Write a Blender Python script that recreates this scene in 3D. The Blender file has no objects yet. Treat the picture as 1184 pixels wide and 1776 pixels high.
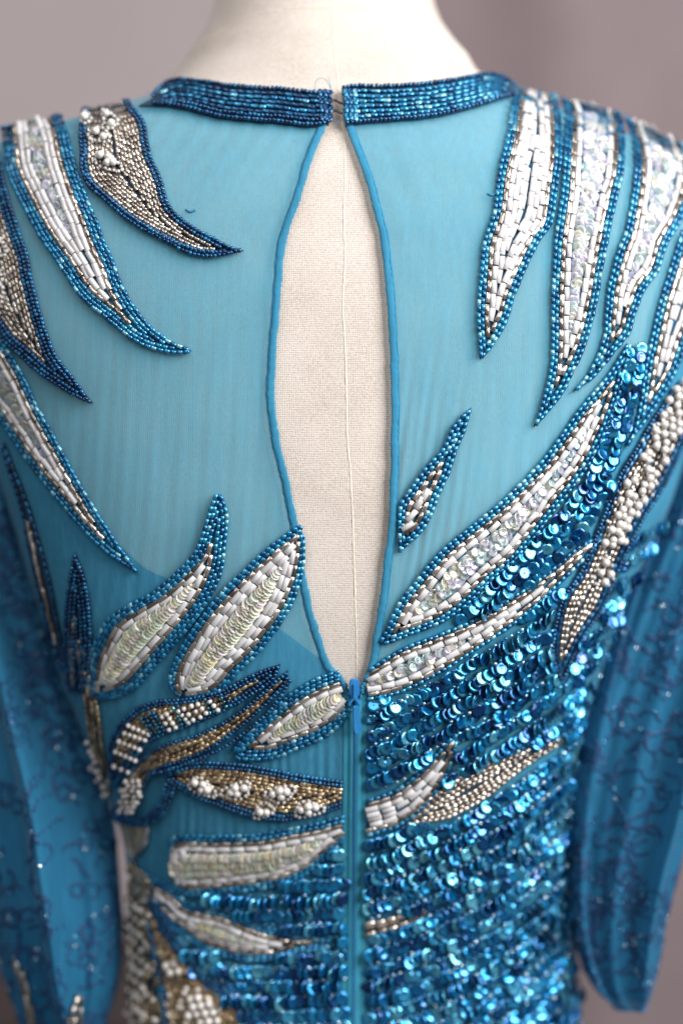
import bpy, bmesh, math, random
import numpy as np
from mathutils import Vector, Matrix

random.seed(7)
rng = np.random.default_rng(11)
scene = bpy.context.scene
COL = scene.collection

# ------------------------------------------------------------------ camera
FPX, CX, CY, CAMD = 3000.0, 592.0, 888.0, 0.90   # focal length and centre in photo pixels, camera distance
cam_d = bpy.data.cameras.new('camera')
cam = bpy.data.objects.new('camera', cam_d)
COL.objects.link(cam)
cam.location = (0, -CAMD, 0)
cam.rotation_euler = (math.radians(90), 0, 0)
cam_d.sensor_fit = 'VERTICAL'
cam_d.sensor_height = 36.0
cam_d.lens = 36.0 * FPX / 1776.0
cam_d.clip_start = 0.02
cam_d.clip_end = 50
cam_d.dof.use_dof = True
cam_d.dof.focus_distance = CAMD + 0.006
cam_d.dof.aperture_fstop = 1.35
scene.camera = cam

# ------------------------------------------------------------------ light
world = bpy.data.worlds.new('World')
scene.world = world
world.use_nodes = True
bg = world.node_tree.nodes['Background']
bg.inputs[0].default_value = (0.95, 0.96, 1.0, 1)
bg.inputs[1].default_value = 0.13


def area(name, loc, target, sx, sy, power, col):
    l = bpy.data.lights.new(name, 'AREA')
    l.shape = 'RECTANGLE'
    l.size, l.size_y, l.energy, l.color = sx, sy, power, col
    o = bpy.data.objects.new(name, l)
    COL.objects.link(o)
    o.location = loc
    d = Vector(target) - Vector(loc)
    o.rotation_euler = d.to_track_quat('-Z', 'Y').to_euler()
    return o


area('window_light', (1.3, -0.95, 0.72), (0.0, 0.05, 0.0), 1.0, 1.3, 66, (1.0, 0.985, 0.965))
area('fill_light', (-0.5, -1.7, 1.2), (0.0, 0.05, 0.0), 1.6, 1.2, 17, (1.0, 0.98, 0.97))  # unseen soft fill, added front left so beads keep contrast
area('wall_fill_light', (-0.55, -0.35, 1.5), (-0.25, 1.0, 0.25), 0.5, 0.5, 6.5, (1.0, 0.92, 0.88))  # unseen lamp added to brighten the upper left of the wall

vs = scene.view_settings
vs.view_transform = 'Standard'
vs.look = 'None'
vs.exposure = 0.08
vs.gamma = 1.0
vs.use_curve_mapping = False
scene.cycles.max_bounces = 4
scene.cycles.diffuse_bounces = 2
scene.cycles.glossy_bounces = 3
scene.cycles.transparent_max_bounces = 10
scene.cycles.caustics_reflective = False
scene.cycles.caustics_refractive = False
scene.cycles.sample_clamp_indirect = 4.0


# ------------------------------------------------------------------ materials
def srgb(r, g, b):
    f = lambda c: (c / 255 / 12.92) if c / 255 <= 0.04045 else ((c / 255 + 0.055) / 1.055) ** 2.4
    return (f(r), f(g), f(b), 1)


class NT:
    def __init__(self, name):
        self.m = bpy.data.materials.new(name)
        self.m.use_nodes = True
        self.t = self.m.node_tree
        self.b = self.t.nodes['Principled BSDF']
        self.out = self.t.nodes['Material Output']

    def n(self, typ, **kw):
        nd = self.t.nodes.new(typ)
        for k, v in kw.items():
            if isinstance(v, tuple) and k.startswith('i_'):
                nd.inputs[k[2:]].default_value = v
            elif k.startswith('i_'):
                nd.inputs[k[2:]].default_value = v
            else:
                setattr(nd, k, v)
        return nd

    def l(self, a, b):
        self.t.links.new(a, b)

    def coords(self, scale=(1, 1, 1), rot=(0, 0, 0)):
        tc = self.n('ShaderNodeTexCoord')
        mp = self.n('ShaderNodeMapping')
        mp.inputs['Scale'].default_value = scale
        mp.inputs['Rotation'].default_value = rot
        self.l(tc.outputs['Object'], mp.inputs[0])
        return mp.outputs[0]

    def noise(self, vec, scale, detail=3, rough=0.55):
        nz = self.n('ShaderNodeTexNoise')
        nz.inputs['Scale'].default_value = scale
        nz.inputs['Detail'].default_value = detail
        nz.inputs['Roughness'].default_value = rough
        self.l(vec, nz.inputs['Vector'])
        return nz.outputs['Fac']

    def ramp(self, fac, stops):
        r = self.n('ShaderNodeValToRGB')
        e = r.color_ramp.elements
        while len(e) < len(stops):
            e.new(0.5)
        for el, (p, c) in zip(e, stops):
            el.position, el.color = p, c
        self.l(fac, r.inputs[0])
        return r.outputs[0]

    def math(self, op, a, b=None):
        m = self.n('ShaderNodeMath', operation=op)
        for i, v in enumerate((a, b)):
            if v is None:
                continue
            if isinstance(v, (int, float)):
                m.inputs[i].default_value = v
            else:
                self.l(v, m.inputs[i])
        return m.outputs[0]

    def piece_random(self):
        g = self.n('ShaderNodeNewGeometry')
        o = self.n('ShaderNodeObjectInfo')
        return self.math('FRACT', self.math('ADD', g.outputs['Random Per Island'], o.outputs['Random']))

    def bump(self, h, strength, dist):
        b = self.n('ShaderNodeBump')
        b.inputs['Strength'].default_value = strength
        b.inputs['Distance'].default_value = dist
        self.l(h, b.inputs['Height'])
        return b.outputs[0]

    def set(self, **kw):
        for k, v in kw.items():
            k = k.replace('_', ' ')
            self.b.inputs[k].default_value = v


def weave(nt, pitch):
    """thread height of a plain weave in the x-z plane"""
    v = nt.coords()
    sep = nt.n('ShaderNodeSeparateXYZ')
    nz = nt.n('ShaderNodeTexNoise')
    nz.inputs['Scale'].default_value = 120
    nt.l(v, nz.inputs['Vector'])
    mix = nt.n('ShaderNodeVectorMath', operation='MULTIPLY_ADD')
    nt.l(nz.outputs['Color'], mix.inputs[0])
    mix.inputs[1].default_value = (0.0012, 0.0012, 0.0012)
    nt.l(v, mix.inputs[2])
    nt.l(mix.outputs[0], sep.inputs[0])
    k = 2 * math.pi / pitch
    sx = nt.math('SINE', nt.math('MULTIPLY', sep.outputs[0], k))
    sz = nt.math('SINE', nt.math('MULTIPLY', sep.outputs[2], k))
    return nt.math('MULTIPLY', nt.math('ADD', sx, sz), 0.5), v


M = {}

# linen of the dress form
t = NT('linen')
h, v = weave(t, 0.00115)
n1 = t.noise(v, 900, 2)
n2 = t.noise(v, 25, 3)
fac = t.math('ADD', t.math('MULTIPLY', h, 0.20), t.math('ADD', t.math('MULTIPLY', n1, 0.55), t.math('MULTIPLY', n2, 0.35)))
t.l(t.ramp(fac, [(0.18, (0.36, 0.30, 0.255, 1)), (0.5, (0.59, 0.525, 0.475, 1)), (0.82, (0.72, 0.665, 0.62, 1))]), t.b.inputs['Base Color'])
t.l(t.bump(fac, 0.55, 0.0005), t.b.inputs['Normal'])
t.set(Roughness=0.9, Sheen_Weight=0.15)
M['linen'] = t.m
t = NT('seam_thread')
t.set(Base_Color=(0.66, 0.60, 0.50, 1), Roughness=0.85)
M['seam'] = t.m


# sheer cloth
def sheer(name, col, tint, transp, streak=0.35):
    t = NT(name)
    h, v = weave(t, 0.0011)
    vs_ = t.coords(scale=(1.0, 1.0, 0.06))
    cr = t.noise(vs_, 420, 3)
    n2 = t.noise(v, 18, 3)
    f = t.math('ADD', t.math('MULTIPLY', cr, 0.65), t.math('ADD', t.math('MULTIPLY', h, 0.05), t.math('MULTIPLY', n2, 0.3)))
    c0 = tuple(x * (1 - streak) for x in col) + (1,)
    c1 = tuple(min(1, x * (1 + streak)) for x in col) + (1,)
    rc = t.ramp(f, [(0.2, c0), (0.75, c1)])
    nrm = t.bump(f, 0.4, 0.0006)
    t.l(rc, t.b.inputs['Base Color'])
    t.l(nrm, t.b.inputs['Normal'])
    t.set(Roughness=0.75, Specular_IOR_Level=0.25, Sheen_Weight=0.12, Sheen_Roughness=0.4)
    tl = t.n('ShaderNodeBsdfTranslucent')
    t.l(rc, tl.inputs[0])
    t.l(nrm, tl.inputs['Normal'])
    m1 = t.n('ShaderNodeMixShader')
    m1.inputs[0].default_value = 0.3
    t.l(t.b.outputs[0], m1.inputs[1])
    t.l(tl.outputs[0], m1.inputs[2])
    tr = t.n('ShaderNodeBsdfTransparent')
    tr.inputs[0].default_value = tint
    m2 = t.n('ShaderNodeMixShader')
    fm = t.math('ADD', t.math('MULTIPLY', t.math('SUBTRACT', 0.5, f), 0.5), transp)
    t.l(fm, m2.inputs[0])
    t.l(m1.outputs[0], m2.inputs[1])
    t.l(tr.outputs[0], m2.inputs[2])
    t.l((m2 if transp > 0 else m1).outputs[0], t.out.inputs['Surface'])
    return t.m


M['chiffon'] = sheer('blue_chiffon', (0.105, 0.43, 0.62), (0.80, 0.96, 1.0, 1), 0.46, 0.06)
M['lining'] = sheer('blue_lining', (0.014, 0.235, 0.44), (0.3, 0.7, 0.85, 1), 0, 0.10)
M['sleeve'] = sheer('blue_sleeve_chiffon', (0.022, 0.20, 0.38), (0.4, 0.78, 0.95, 1), 0.30, 0.15)
M['ztape'] = sheer('blue_zip_tape', (0.05, 0.34, 0.50), (0.3, 0.7, 0.85, 1), 0, 0.15)
M['binding'] = sheer('blue_binding', (0.045, 0.28, 0.46), (0.3, 0.7, 0.85, 1), 0, 0.25)


def bead_mat(name, stops, metallic, rough, coat=0.6, spec=0.5, noise=0.0):
    t = NT(name)
    r = t.piece_random()
    c = t.ramp(r, stops)
    t.l(c, t.b.inputs['Base Color'])
    t.set(Metallic=metallic, Roughness=rough, Coat_Weight=coat, Coat_Roughness=0.06, Specular_IOR_Level=spec)
    return t


t = bead_mat('white_glass', [(0, (0.52, 0.50, 0.51, 1)), (0.6, (0.59, 0.58, 0.59, 1)), (1, (0.65, 0.65, 0.67, 1))], 0, 0.2, 0.4)
M['white'] = t.m
t = bead_mat('silver_lined_glass', [(0, (0.20, 0.165, 0.14, 1)), (0.35, (0.40, 0.345, 0.30, 1)), (0.7, (0.58, 0.52, 0.46, 1)), (1, (0.84, 0.78, 0.70, 1))], 0.85, 0.24, 0.8)
M['silver'] = t.m
t = bead_mat('champagne_glass', [(0, (0.17, 0.11, 0.06, 1)), (0.45, (0.38, 0.27, 0.16, 1)), (0.8, (0.60, 0.45, 0.27, 1)), (1, (0.92, 0.74, 0.46, 1))], 0.85, 0.22, 0.8)
M['gold'] = t.m
t = bead_mat('blue_lined_glass', [(0, (0.004, 0.085, 0.21, 1)), (0.5, (0.010, 0.18, 0.38, 1)), (0.85, (0.03, 0.27, 0.48, 1)), (1, (0.22, 0.55, 0.70, 1))], 0.55, 0.24, 0.35)
M['blue'] = t.m
t = bead_mat('navy_glass', [(0, (0.002, 0.026, 0.09, 1)), (0.6, (0.004, 0.07, 0.19, 1)), (1, (0.012, 0.15, 0.32, 1))], 0.5, 0.2, 0.3)
M['navy'] = t.m
t = bead_mat('dark_blue_matt_glass', [(0, (0.002, 0.03, 0.10, 1)), (1, (0.004, 0.06, 0.17, 1))], 0.0, 0.5, 0.0)
M['verm'] = t.m
t = bead_mat('teal_glass', [(0, (0.004, 0.08, 0.12, 1)), (0.6, (0.012, 0.18, 0.24, 1)), (1, (0.15, 0.45, 0.50, 1))], 0.7, 0.2, 1.0)
M['teal'] = t.m
t = bead_mat('clear_blue_sparkle', [(0, (0.005, 0.09, 0.24, 1)), (0.55, (0.03, 0.24, 0.46, 1)), (1, (0.60, 0.80, 0.90, 1))], 0.8, 0.2, 1.0)
M['sparkle'] = t.m
t = bead_mat('white_seed_glass', [(0, (0.56, 0.54, 0.53, 1)), (1, (0.68, 0.67, 0.66, 1))], 0, 0.25, 0.5)
M['whiteseed'] = t.m
t = bead_mat('pearl', [(0, (0.60, 0.56, 0.52, 1)), (1, (0.70, 0.67, 0.64, 1))], 0.1, 0.18, 0.9)
t.set(Sheen_Weight=0.2)
M['pearl'] = t.m
t = bead_mat('blue_foil_sequin', [(0, (0.0, 0.045, 0.19, 1)), (0.3, (0.0, 0.16, 0.44, 1)), (0.7, (0.015, 0.34, 0.70, 1)), (1, (0.16, 0.62, 0.84, 1))], 0.75, 0.22, 0.9)
M['sequin'] = t.m

t = NT('iridescent_scale')
r = t.piece_random()
c = t.ramp(r, [(0, (0.74, 0.66, 0.40, 1)), (0.3, (0.58, 0.70, 0.60, 1)), (0.6, (0.80, 0.74, 0.56, 1)), (0.8, (0.66, 0.60, 0.66, 1)), (1, (0.84, 0.82, 0.68, 1))])
t.l(c, t.b.inputs['Base Color'])
t.set(Metallic=0.05, Roughness=0.16, Alpha=0.8, Coat_Weight=0.6, Coat_Roughness=0.05)
M['scale'] = t.m
t = NT('clear_iridescent_sequin')
r = t.piece_random()
c = t.ramp(r, [(0, (0.60, 0.52, 0.72, 1)), (0.35, (0.68, 0.70, 0.74, 1)), (0.6, (0.46, 0.66, 0.68, 1)), (0.85, (0.74, 0.68, 0.48, 1)), (1, (0.72, 0.72, 0.74, 1))])
t.l(c, t.b.inputs['Base Color'])
t.set(Metallic=0.2, Roughness=0.14, Alpha=0.5, Coat_Weight=0.6, Coat_Roughness=0.05)
M['irid'] = t.m

t = NT('beaded_net_backing')
v = t.coords()
t.l(t.ramp(t.noise(v, 800, 3), [(0.3, (0.004, 0.075, 0.16, 1)), (0.7, (0.010, 0.16, 0.31, 1))]), t.b.inputs['Base Color'])
t.set(Roughness=0.8)
M['net'] = t.m
t = NT('dark_net_backing')
v = t.coords()
t.l(t.ramp(t.noise(v, 800, 3), [(0.3, (0.004, 0.02, 0.05, 1)), (0.7, (0.01, 0.05, 0.10, 1))]), t.b.inputs['Base Color'])
t.set(Roughness=0.8)
M['darknet'] = t.m
t = NT('zip_plastic')
v = t.coords()
t.l(t.ramp(t.noise(v, 300, 3), [(0.3, (0.020, 0.19, 0.48, 1)), (0.7, (0.030, 0.25, 0.58, 1))]), t.b.inputs['Base Color'])
t.set(Roughness=0.28, Coat_Weight=0.3)
M['zip'] = t.m
t = NT('zip_tape_blue')
t.set(Base_Color=(0.006, 0.10, 0.26, 1), Roughness=0.7)
M['tape'] = t.m
t = NT('hook_metal')
t.set(Base_Color=(0.10, 0.09, 0.09, 1), Metallic=0.9, Roughness=0.35)
M['metal'] = t.m
t = NT('blue_thread')
t.set(Base_Color=(0.02, 0.18, 0.32, 1), Roughness=0.8)
M['thread'] = t.m

t = NT('mauve_wall_paint')
v = t.coords()
t.l(t.ramp(t.noise(v, 4, 4), [(0.3, (0.35, 0.295, 0.305, 1)), (0.7, (0.39, 0.335, 0.345, 1))]), t.b.inputs['Base Color'])
t.l(t.bump(t.noise(v, 90, 4), 0.2, 0.004), t.b.inputs['Normal'])
t.set(Roughness=0.9)
M['wall'] = t.m
t = NT('mauve_curtain_cloth')
v = t.coords()
t.l(t.ramp(t.noise(v, 30, 4), [(0.3, (0.195, 0.150, 0.158, 1)), (0.7, (0.232, 0.180, 0.188, 1))]), t.b.inputs['Base Color'])
t.l(t.bump(t.noise(v, 400, 3), 0.3, 0.001), t.b.inputs['Normal'])
t.set(Roughness=0.85, Sheen_Weight=0.2)
M['curtain'] = t.m
t = NT('dark_brown_wood')
v = t.coords(scale=(1, 6, 6))
t.l(t.ramp(t.noise(v, 9, 5), [(0.3, (0.012, 0.007, 0.006, 1)), (0.7, (0.035, 0.018, 0.013, 1))]), t.b.inputs['Base Color'])
t.set(Roughness=0.45)
M['wood'] = t.m


# ------------------------------------------------------------------ object helpers
def link(name, data, parent=None, mat=None):
    o = bpy.data.objects.new(name, data)
    COL.objects.link(o)
    if parent is not None:
        o.parent = parent
    if mat is not None:
        o.data.materials.append(mat)
    return o


def tag(o, label=None, cat=None, group=None, kind=None):
    for k, v in (('label', label), ('category', cat), ('group', group), ('kind', kind)):
        if v:
            o[k] = v
    return o


def np_mesh(name, verts, loops, starts, totals, smooth=True):
    me = bpy.data.meshes.new(name)
    me.vertices.add(len(verts))
    me.vertices.foreach_set('co', np.asarray(verts, np.float32).ravel())
    me.loops.add(len(loops))
    me.loops.foreach_set('vertex_index', np.asarray(loops, np.int32))
    me.polygons.add(len(starts))
    me.polygons.foreach_set('loop_start', np.asarray(starts, np.int32))
    me.polygons.foreach_set('loop_total', np.asarray(totals, np.int32))
    me.polygons.foreach_set('use_smooth', np.full(len(starts), smooth, bool))
    me.update(calc_edges=True)
    me.validate()
    return me


def grid_mesh(name, P, close_u=False):
    """P: (rows, cols, 3)"""
    r, c = P.shape[:2]
    i, j = np.meshgrid(np.arange(r - 1), np.arange(c if close_u else c - 1), indexing='ij')
    j2 = (j + 1) % c
    q = np.stack([i * c + j, i * c + j2, (i + 1) * c + j2, (i + 1) * c + j], -1).reshape(-1, 4)
    n = len(q)
    return np_mesh(name, P.reshape(-1, 3), q.ravel(), np.arange(n) * 4, np.full(n, 4))


def pchip(xs, ys):
    xs, ys = np.asarray(xs, float), np.asarray(ys, float)
    hh = np.diff(xs)
    dl = np.diff(ys) / hh
    d = np.zeros_like(ys)
    for i in range(1, len(xs) - 1):
        if dl[i - 1] * dl[i] > 0:
            w1, w2 = 2 * hh[i] + hh[i - 1], hh[i] + 2 * hh[i - 1]
            d[i] = (w1 + w2) / (w1 / dl[i - 1] + w2 / dl[i])
    d[0], d[-1] = dl[0], dl[-1]

    def f(x):
        x = np.clip(np.asarray(x, float), xs[0], xs[-1])
        k = np.clip(np.searchsorted(xs, x) - 1, 0, len(xs) - 2)
        t = (x - xs[k]) / hh[k]
        return ((1 + 2 * t) * (1 - t) ** 2 * ys[k] + t * (1 - t) ** 2 * hh[k] * d[k]
                + t * t * (3 - 2 * t) * ys[k + 1] + t * t * (t - 1) * hh[k] * d[k + 1])
    return f


def to_px(P):
    P = np.asarray(P)
    D = CAMD + P[..., 1]
    return CX + P[..., 0] / D * FPX, CY - P[..., 2] / D * FPX


# ------------------------------------------------------------------ the body: a lofted torso with neck
# outline row: photo y, left x, right x of the silhouette, depth of the back's nearest point, depth of the ring centre
BODY = [(-330, 392, 735, .075, .130), (-250, 388, 738, .072, .130), (-100, 381, 744, .066, .128), (0, 375, 750, .062, .126),
        (40, 365, 762, .057, .124), (80, 344, 788, .052, .121), (110, 322, 815, .047, .118),
        (133, 298, 838, .042, .115), (150, 284, 872, .038, .112), (170, 262, 900, .035, .110), (190, 226, 935, .033, .108), (210, 168, 990, .030, .107),
        (230, 100, 1046, .027, .106), (250, 20, 1098, .024, .105), (284, -44, 1168, .019, .105), (340, -66, 1222, .012, .105), (450, -72, 1240, .004, .105),
        (600, -55, 1222, 0, .105), (720, -24, 1196, 0, .105), (850, 12, 1165, .001, .105), (1000, 58, 1098, .006, .105),
        (1150, 105, 1042, .015, .105), (1250, 140, 1013, .024, .105), 
(1350, 180, 992, .035, .107), (1450, 214, 986, .047, .112), (1550, 225, 985, .056, .117),
        (1650, 228, 992, .062, .12), (1776, 226, 1005, .064, .12), (1900, 215, 1020, .062, .12), (2100, 190, 1050, .055, .12)]
_z, _c, _a, _b, _cy = [], [], [], [], []
for (py, l, r, yn, cy) in BODY:
    s = (CAMD + cy) / FPX
    _z.append((CY - py) * s)
    _c.append(((l + r) / 2 - CX) * s)
    _a.append((r - l) / 2 * s)
    _b.append(cy - yn)
    _cy.append(cy)
_z, _c, _a, _b, _cy = [np.array(x)[::-1] for x in (_z, _c, _a, _b, _cy)]
Z0, Z1 = _z[0], _z[-1]
TZ = np.linspace(Z0, Z1, 6000)


def table(f):
    tab = f(TZ)
    return lambda z: np.interp(z, TZ, tab)


f_c, f_a, f_b, f_cy = [table(pchip(_z, q)) for q in (_c, _a, _b, _cy)]
f_n = table(pchip([_z[0], _z[12], _z[-8], _z[-1]], [2.3, 2.5, 2.1, 2.0]))


def Fbody(P):
    z = P[..., 2]
    n = f_n(z)
    return (np.abs((P[..., 0] - f_c(z)) / f_a(z)) ** n + np.abs((P[..., 1] - f_cy(z)) / f_b(z)) ** n) ** (1 / n) - 1


def body_normal(P):
    e = 4e-4
    g = np.stack([(Fbody(P + d) - Fbody(P - d)) for d in np.eye(3) * e], -1)
    return g / (np.linalg.norm(g, axis=-1, keepdims=True) + 1e-12)


def ring_point(phi, z):
    n = f_n(z)
    s, c = np.sin(phi), np.cos(phi)
    r = (np.abs(s) ** n + np.abs(c) ** n) ** (-1 / n)
    return np.stack([f_c(z) + f_a(z) * r * s, f_cy(z) - f_b(z) * r * c, z + 0 * phi], -1)


def surf_exact(px, py, off=0.0):
    """where the line of sight through a photo pixel meets the body -> point (lifted by off), normal"""
    px, py = np.atleast_1d(np.asarray(px, float)), np.atleast_1d(np.asarray(py, float))

    def at(Y):
        D = CAMD + Y
        return np.stack([(px - CX) * D / FPX, Y, (CY - py) * D / FPX], -1)
    Ys = np.linspace(-0.03, 0.135, 36)
    lo = np.full(px.shape, -0.03)
    hi = np.full(px.shape, np.nan)
    prev = np.full(px.shape, -0.03)
    best = np.full(px.shape, 1e9)
    bestY = np.full(px.shape, 0.1)
    for Y in Ys:
        f = Fbody(at(np.full(px.shape, Y)))
        hit = (f < 0) & np.isnan(hi)
        hi[hit] = Y
        lo[hit] = prev[hit]
        bb = f < best
        best[bb] = f[bb]
        bestY[bb] = Y
        prev[:] = Y
    miss = np.isnan(hi)
    hi[miss] = bestY[miss]
    lo[miss] = bestY[miss]
    for _ in range(16):
        mid = (lo + hi) / 2
        f = Fbody(at(mid))
        ins = f < 0
        hi = np.where(ins, mid, hi)
        lo = np.where(ins, lo, mid)
    P = at(hi)
    N = body_normal(P)
    # pull misses onto the body
    if miss.any():
        P[miss] -= N[miss] * (np.maximum(best[miss], 0) * 0.15)[:, None]
    return P + N * off, N


GX, GY = np.arange(-260, 1440, 5.0), np.arange(-140, 1960, 5.0)
_gx, _gy = np.meshgrid(GX, GY)
_gp, _gn = surf_exact(_gx.ravel(), _gy.ravel())
_g = np.concatenate([_gp[:, 1:2], _gn], 1).reshape(len(GY), len(GX), 4)


def surf(px, py, off=0.0):
    """the same, read from a table"""
    px, py = np.atleast_1d(np.asarray(px, float)), np.atleast_1d(np.asarray(py, float))
    u = np.clip((px - GX[0]) / 5.0, 0, len(GX) - 1.001)
    v = np.clip((py - GY[0]) / 5.0, 0, len(GY) - 1.001)
    i, j = u.astype(int), v.astype(int)
    u, v = (u - i)[:, None], (v - j)[:, None]
    q = (_g[j, i] * (1 - u) + _g[j, i + 1] * u) * (1 - v) + (_g[j + 1, i] * (1 - u) + _g[j + 1, i + 1] * u) * v
    Y = q[:, 0]
    N = q[:, 1:] / (np.linalg.norm(q[:, 1:], axis=1, keepdims=True) + 1e-12)
    D = CAMD + Y
    return np.stack([(px - CX) * D / FPX, Y, (CY - py) * D / FPX], -1) + N * off, N


def spline(pts, n=None, closed=False, step=3.0):
    """Catmull-Rom through photo points, resampled evenly"""
    p = np.asarray(pts, float)
    if len(p) == 2:
        d = np.linspace(0, 1, 20)[:, None]
        q = p[0] * (1 - d) + p[1] * d
    else:
        e = np.vstack([2 * p[0] - p[1], p, 2 * p[-1] - p[-2]])
        out = []
        for i in range(len(p) - 1):
            a, b, c, d = e[i:i + 4]
            t = np.linspace(0, 1, 14, endpoint=False)[:, None]
            out.append(0.5 * (2 * b + (c - a) * t + (2 * a - 5 * b + 4 * c - d) * t ** 2 + (3 * b - a - 3 * c + d) * t ** 3))
        out.append(p[-1:])
        q = np.vstack(out)
    s = np.concatenate([[0], np.cumsum(np.linalg.norm(np.diff(q, axis=0), axis=1))])
    if n is None:
        n = max(4, int(s[-1] / step))
    u = np.linspace(0, s[-1], n)
    return np.stack([np.interp(u, s, q[:, k]) for k in range(q.shape[1])], -1)


def in_poly(x, y, poly):
    poly = np.asarray(poly)
    inside = np.zeros(np.shape(x), bool)
    j = len(poly) - 1
    for i in range(len(poly)):
        xi, yi = poly[i]
        xj, yj = poly[j]
        c = ((yi > y) != (yj > y)) & (x < (xj - xi) * (y - yi) / (yj - yi + 1e-12) + xi)
        inside ^= c
        j = i
    return inside


def tube(path3, radius, nseg=8, normal=None, flat=1.0, cap=True):
    """tube along a 3-D polyline; flat squashes it along the given normals"""
    P = np.asarray(path3)
    T = np.gradient(P, axis=0)
    T /= np.linalg.norm(T, axis=1, keepdims=True) + 1e-12
    if normal is None:
        normal = np.tile(np.array([[0, -1.0, 0.05]]), (len(P), 1))
    S = np.cross(T, normal)
    S /= np.linalg.norm(S, axis=1, keepdims=True) + 1e-12
    U = np.cross(S, T)
    rad = np.broadcast_to(np.asarray(radius, float), (len(P),))
    a = np.linspace(0, 2 * math.pi, nseg, endpoint=False)
    return (P[:, None] + rad[:, None, None] * (np.cos(a)[None, :, None] * S[:, None] + flat * np.sin(a)[None, :, None] * U[:, None]))


def tube_obj(name, path3, radius, mat, parent, **kw):
    R = tube(path3, radius, **kw)
    return link(name, grid_mesh(name, R, close_u=True), parent, mat)


# ------------------------------------------------------------------ setting: wall, curtain
def sheet(name, x0, x1, z0, z1, fy, nx, nz, mat):
    X, Z = np.meshgrid(np.linspace(x0, x1, nx), np.linspace(z0, z1, nz))
    return link(name, grid_mesh(name, np.stack([X, fy(X, Z), Z], -1)), None, mat)


wall = sheet('wall', -2.2, 2.2, -1.3, 2.0, lambda x, z: 1.25 + 0 * x, 30, 20, M['wall'])
tag(wall, kind='structure')


def cur(x, z):
    return 1.05 + 0.022 * np.sin(x * 13 + 0.3 * z + 1.0) + 0.006 * np.sin(x * 37 + 1.3 + 0.8 * z)


curtain = sheet('curtain', 0.03, 1.5, -1.25, 1.6, cur, 300, 30, M['curtain'])
so = curtain.modifiers.new('thickness', 'SOLIDIFY')
so.thickness = 0.002
tag(curtain, 'dusky mauve curtain hanging in soft folds behind the right shoulder', 'curtain')

# dark wooden cabinet low behind the left sleeve
bm = bmesh.new()
for (x0, x1, y0, y1, z0, z1) in [(-1.1, -0.16, 0.72, 1.15, -0.515, -0.49), (-1.07, -0.19, 0.75, 1.13, -1.25, -0.5152)]:
    r_ = bmesh.ops.create_cube(bm, size=1)
    bmesh.ops.scale(bm, vec=(x1 - x0, y1 - y0, z1 - z0), verts=r_['verts'])
    bmesh.ops.translate(bm, vec=((x0 + x1) / 2, (y0 + y1) / 2, (z0 + z1) / 2), verts=r_['verts'])
bmesh.ops.bevel(bm, geom=bm.edges[:], offset=0.004, segments=2, affect='EDGES')
me = bpy.data.meshes.new('cabinet')
bm.to_mesh(me)
cabinet = link('cabinet', me, None, M['wood'])
tag(cabinet, 'dark brown wooden cabinet top low behind the left sleeve', 'cabinet')

# ------------------------------------------------------------------ dress form (mannequin)
form = link('dress_form', None)
tag(form, 'cream linen tailor\'s dress form wearing the blue beaded dress', 'mannequin')
zs = np.linspace(Z0, Z1, 300)
ph = np.linspace(-math.pi, math.pi, 240, endpoint=False)
PH, ZZ = np.meshgrid(ph, zs)
B = ring_point(PH, ZZ)
zsh = (CY - 133) * (CAMD + .115) / FPX
shrink = np.where(ZZ < zsh, 0.0030, 0.0030 * np.clip(1 - (ZZ - zsh) / 0.01, 0, 1))
shape = B - body_normal(B) * shrink[..., None]
torso = link('torso', grid_mesh('torso', shape, close_u=True), form, M['linen'])
# neck cap
top = ring_point(ph, np.full_like(ph, Z1))
bm = bmesh.new()
vsr = [bm.verts.new(p) for p in top]
vt = [bm.verts.new((p[0], p[1], p[2] + 0.012)) for p in (top - top.mean(0)) * 0.93 + top.mean(0)]
bm.faces.new(vt)
for i in range(len(vsr)):
    bm.faces.new((vsr[i - 1], vsr[i], vt[i], vt[i - 1]))
me = bpy.data.meshes.new('neck_cap')
bm.to_mesh(me)
link('neck_cap', me, form, M['wood'])


def form_line(pts, off, step=4):
    q = spline(pts, step=step)
    P, N = surf(q[:, 0], q[:, 1])
    sh = np.where(P[:, 2] < zsh, 0.0030, 0.0030 * np.clip(1 - (P[:, 2] - zsh) / 0.01, 0, 1))
    return P - N * sh[:, None] + N * off, N


def seam(pts, rad, off):
    P, N = form_line(pts, off)
    P[:, 0] += rng.normal(0, 0.00006, len(P))
    tube_obj('seam', P, rad * (1 + 0.2 * rng.standard_normal(len(P)).clip(-1.5, 1.5)), M['seam'], form, normal=N, nseg=6, flat=0.7)


seam([(570, -120), (575, 0), (579, 63), (586, 139), (596, 224), (598, 296), (596, 380), (598, 448), (594, 520), (598, 598), (600, 658),
      (602, 756), (607, 815), (611, 894), (613, 953), (616, 1051), (618, 1110), (618, 1190)], 0.00050, -0.0001)
seam([(372, 62), (400, 42), (450, 24), (520, 14), (578, 12), (640, 16), (700, 28), (740, 45), (762, 62)], 0.0005, 0.0)

# ------------------------------------------------------------------ dress
dress = link('dress', None)
tag(dress, 'blue sheer-back evening dress with beaded leaves and sequins, worn by the linen form', 'dress')

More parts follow.
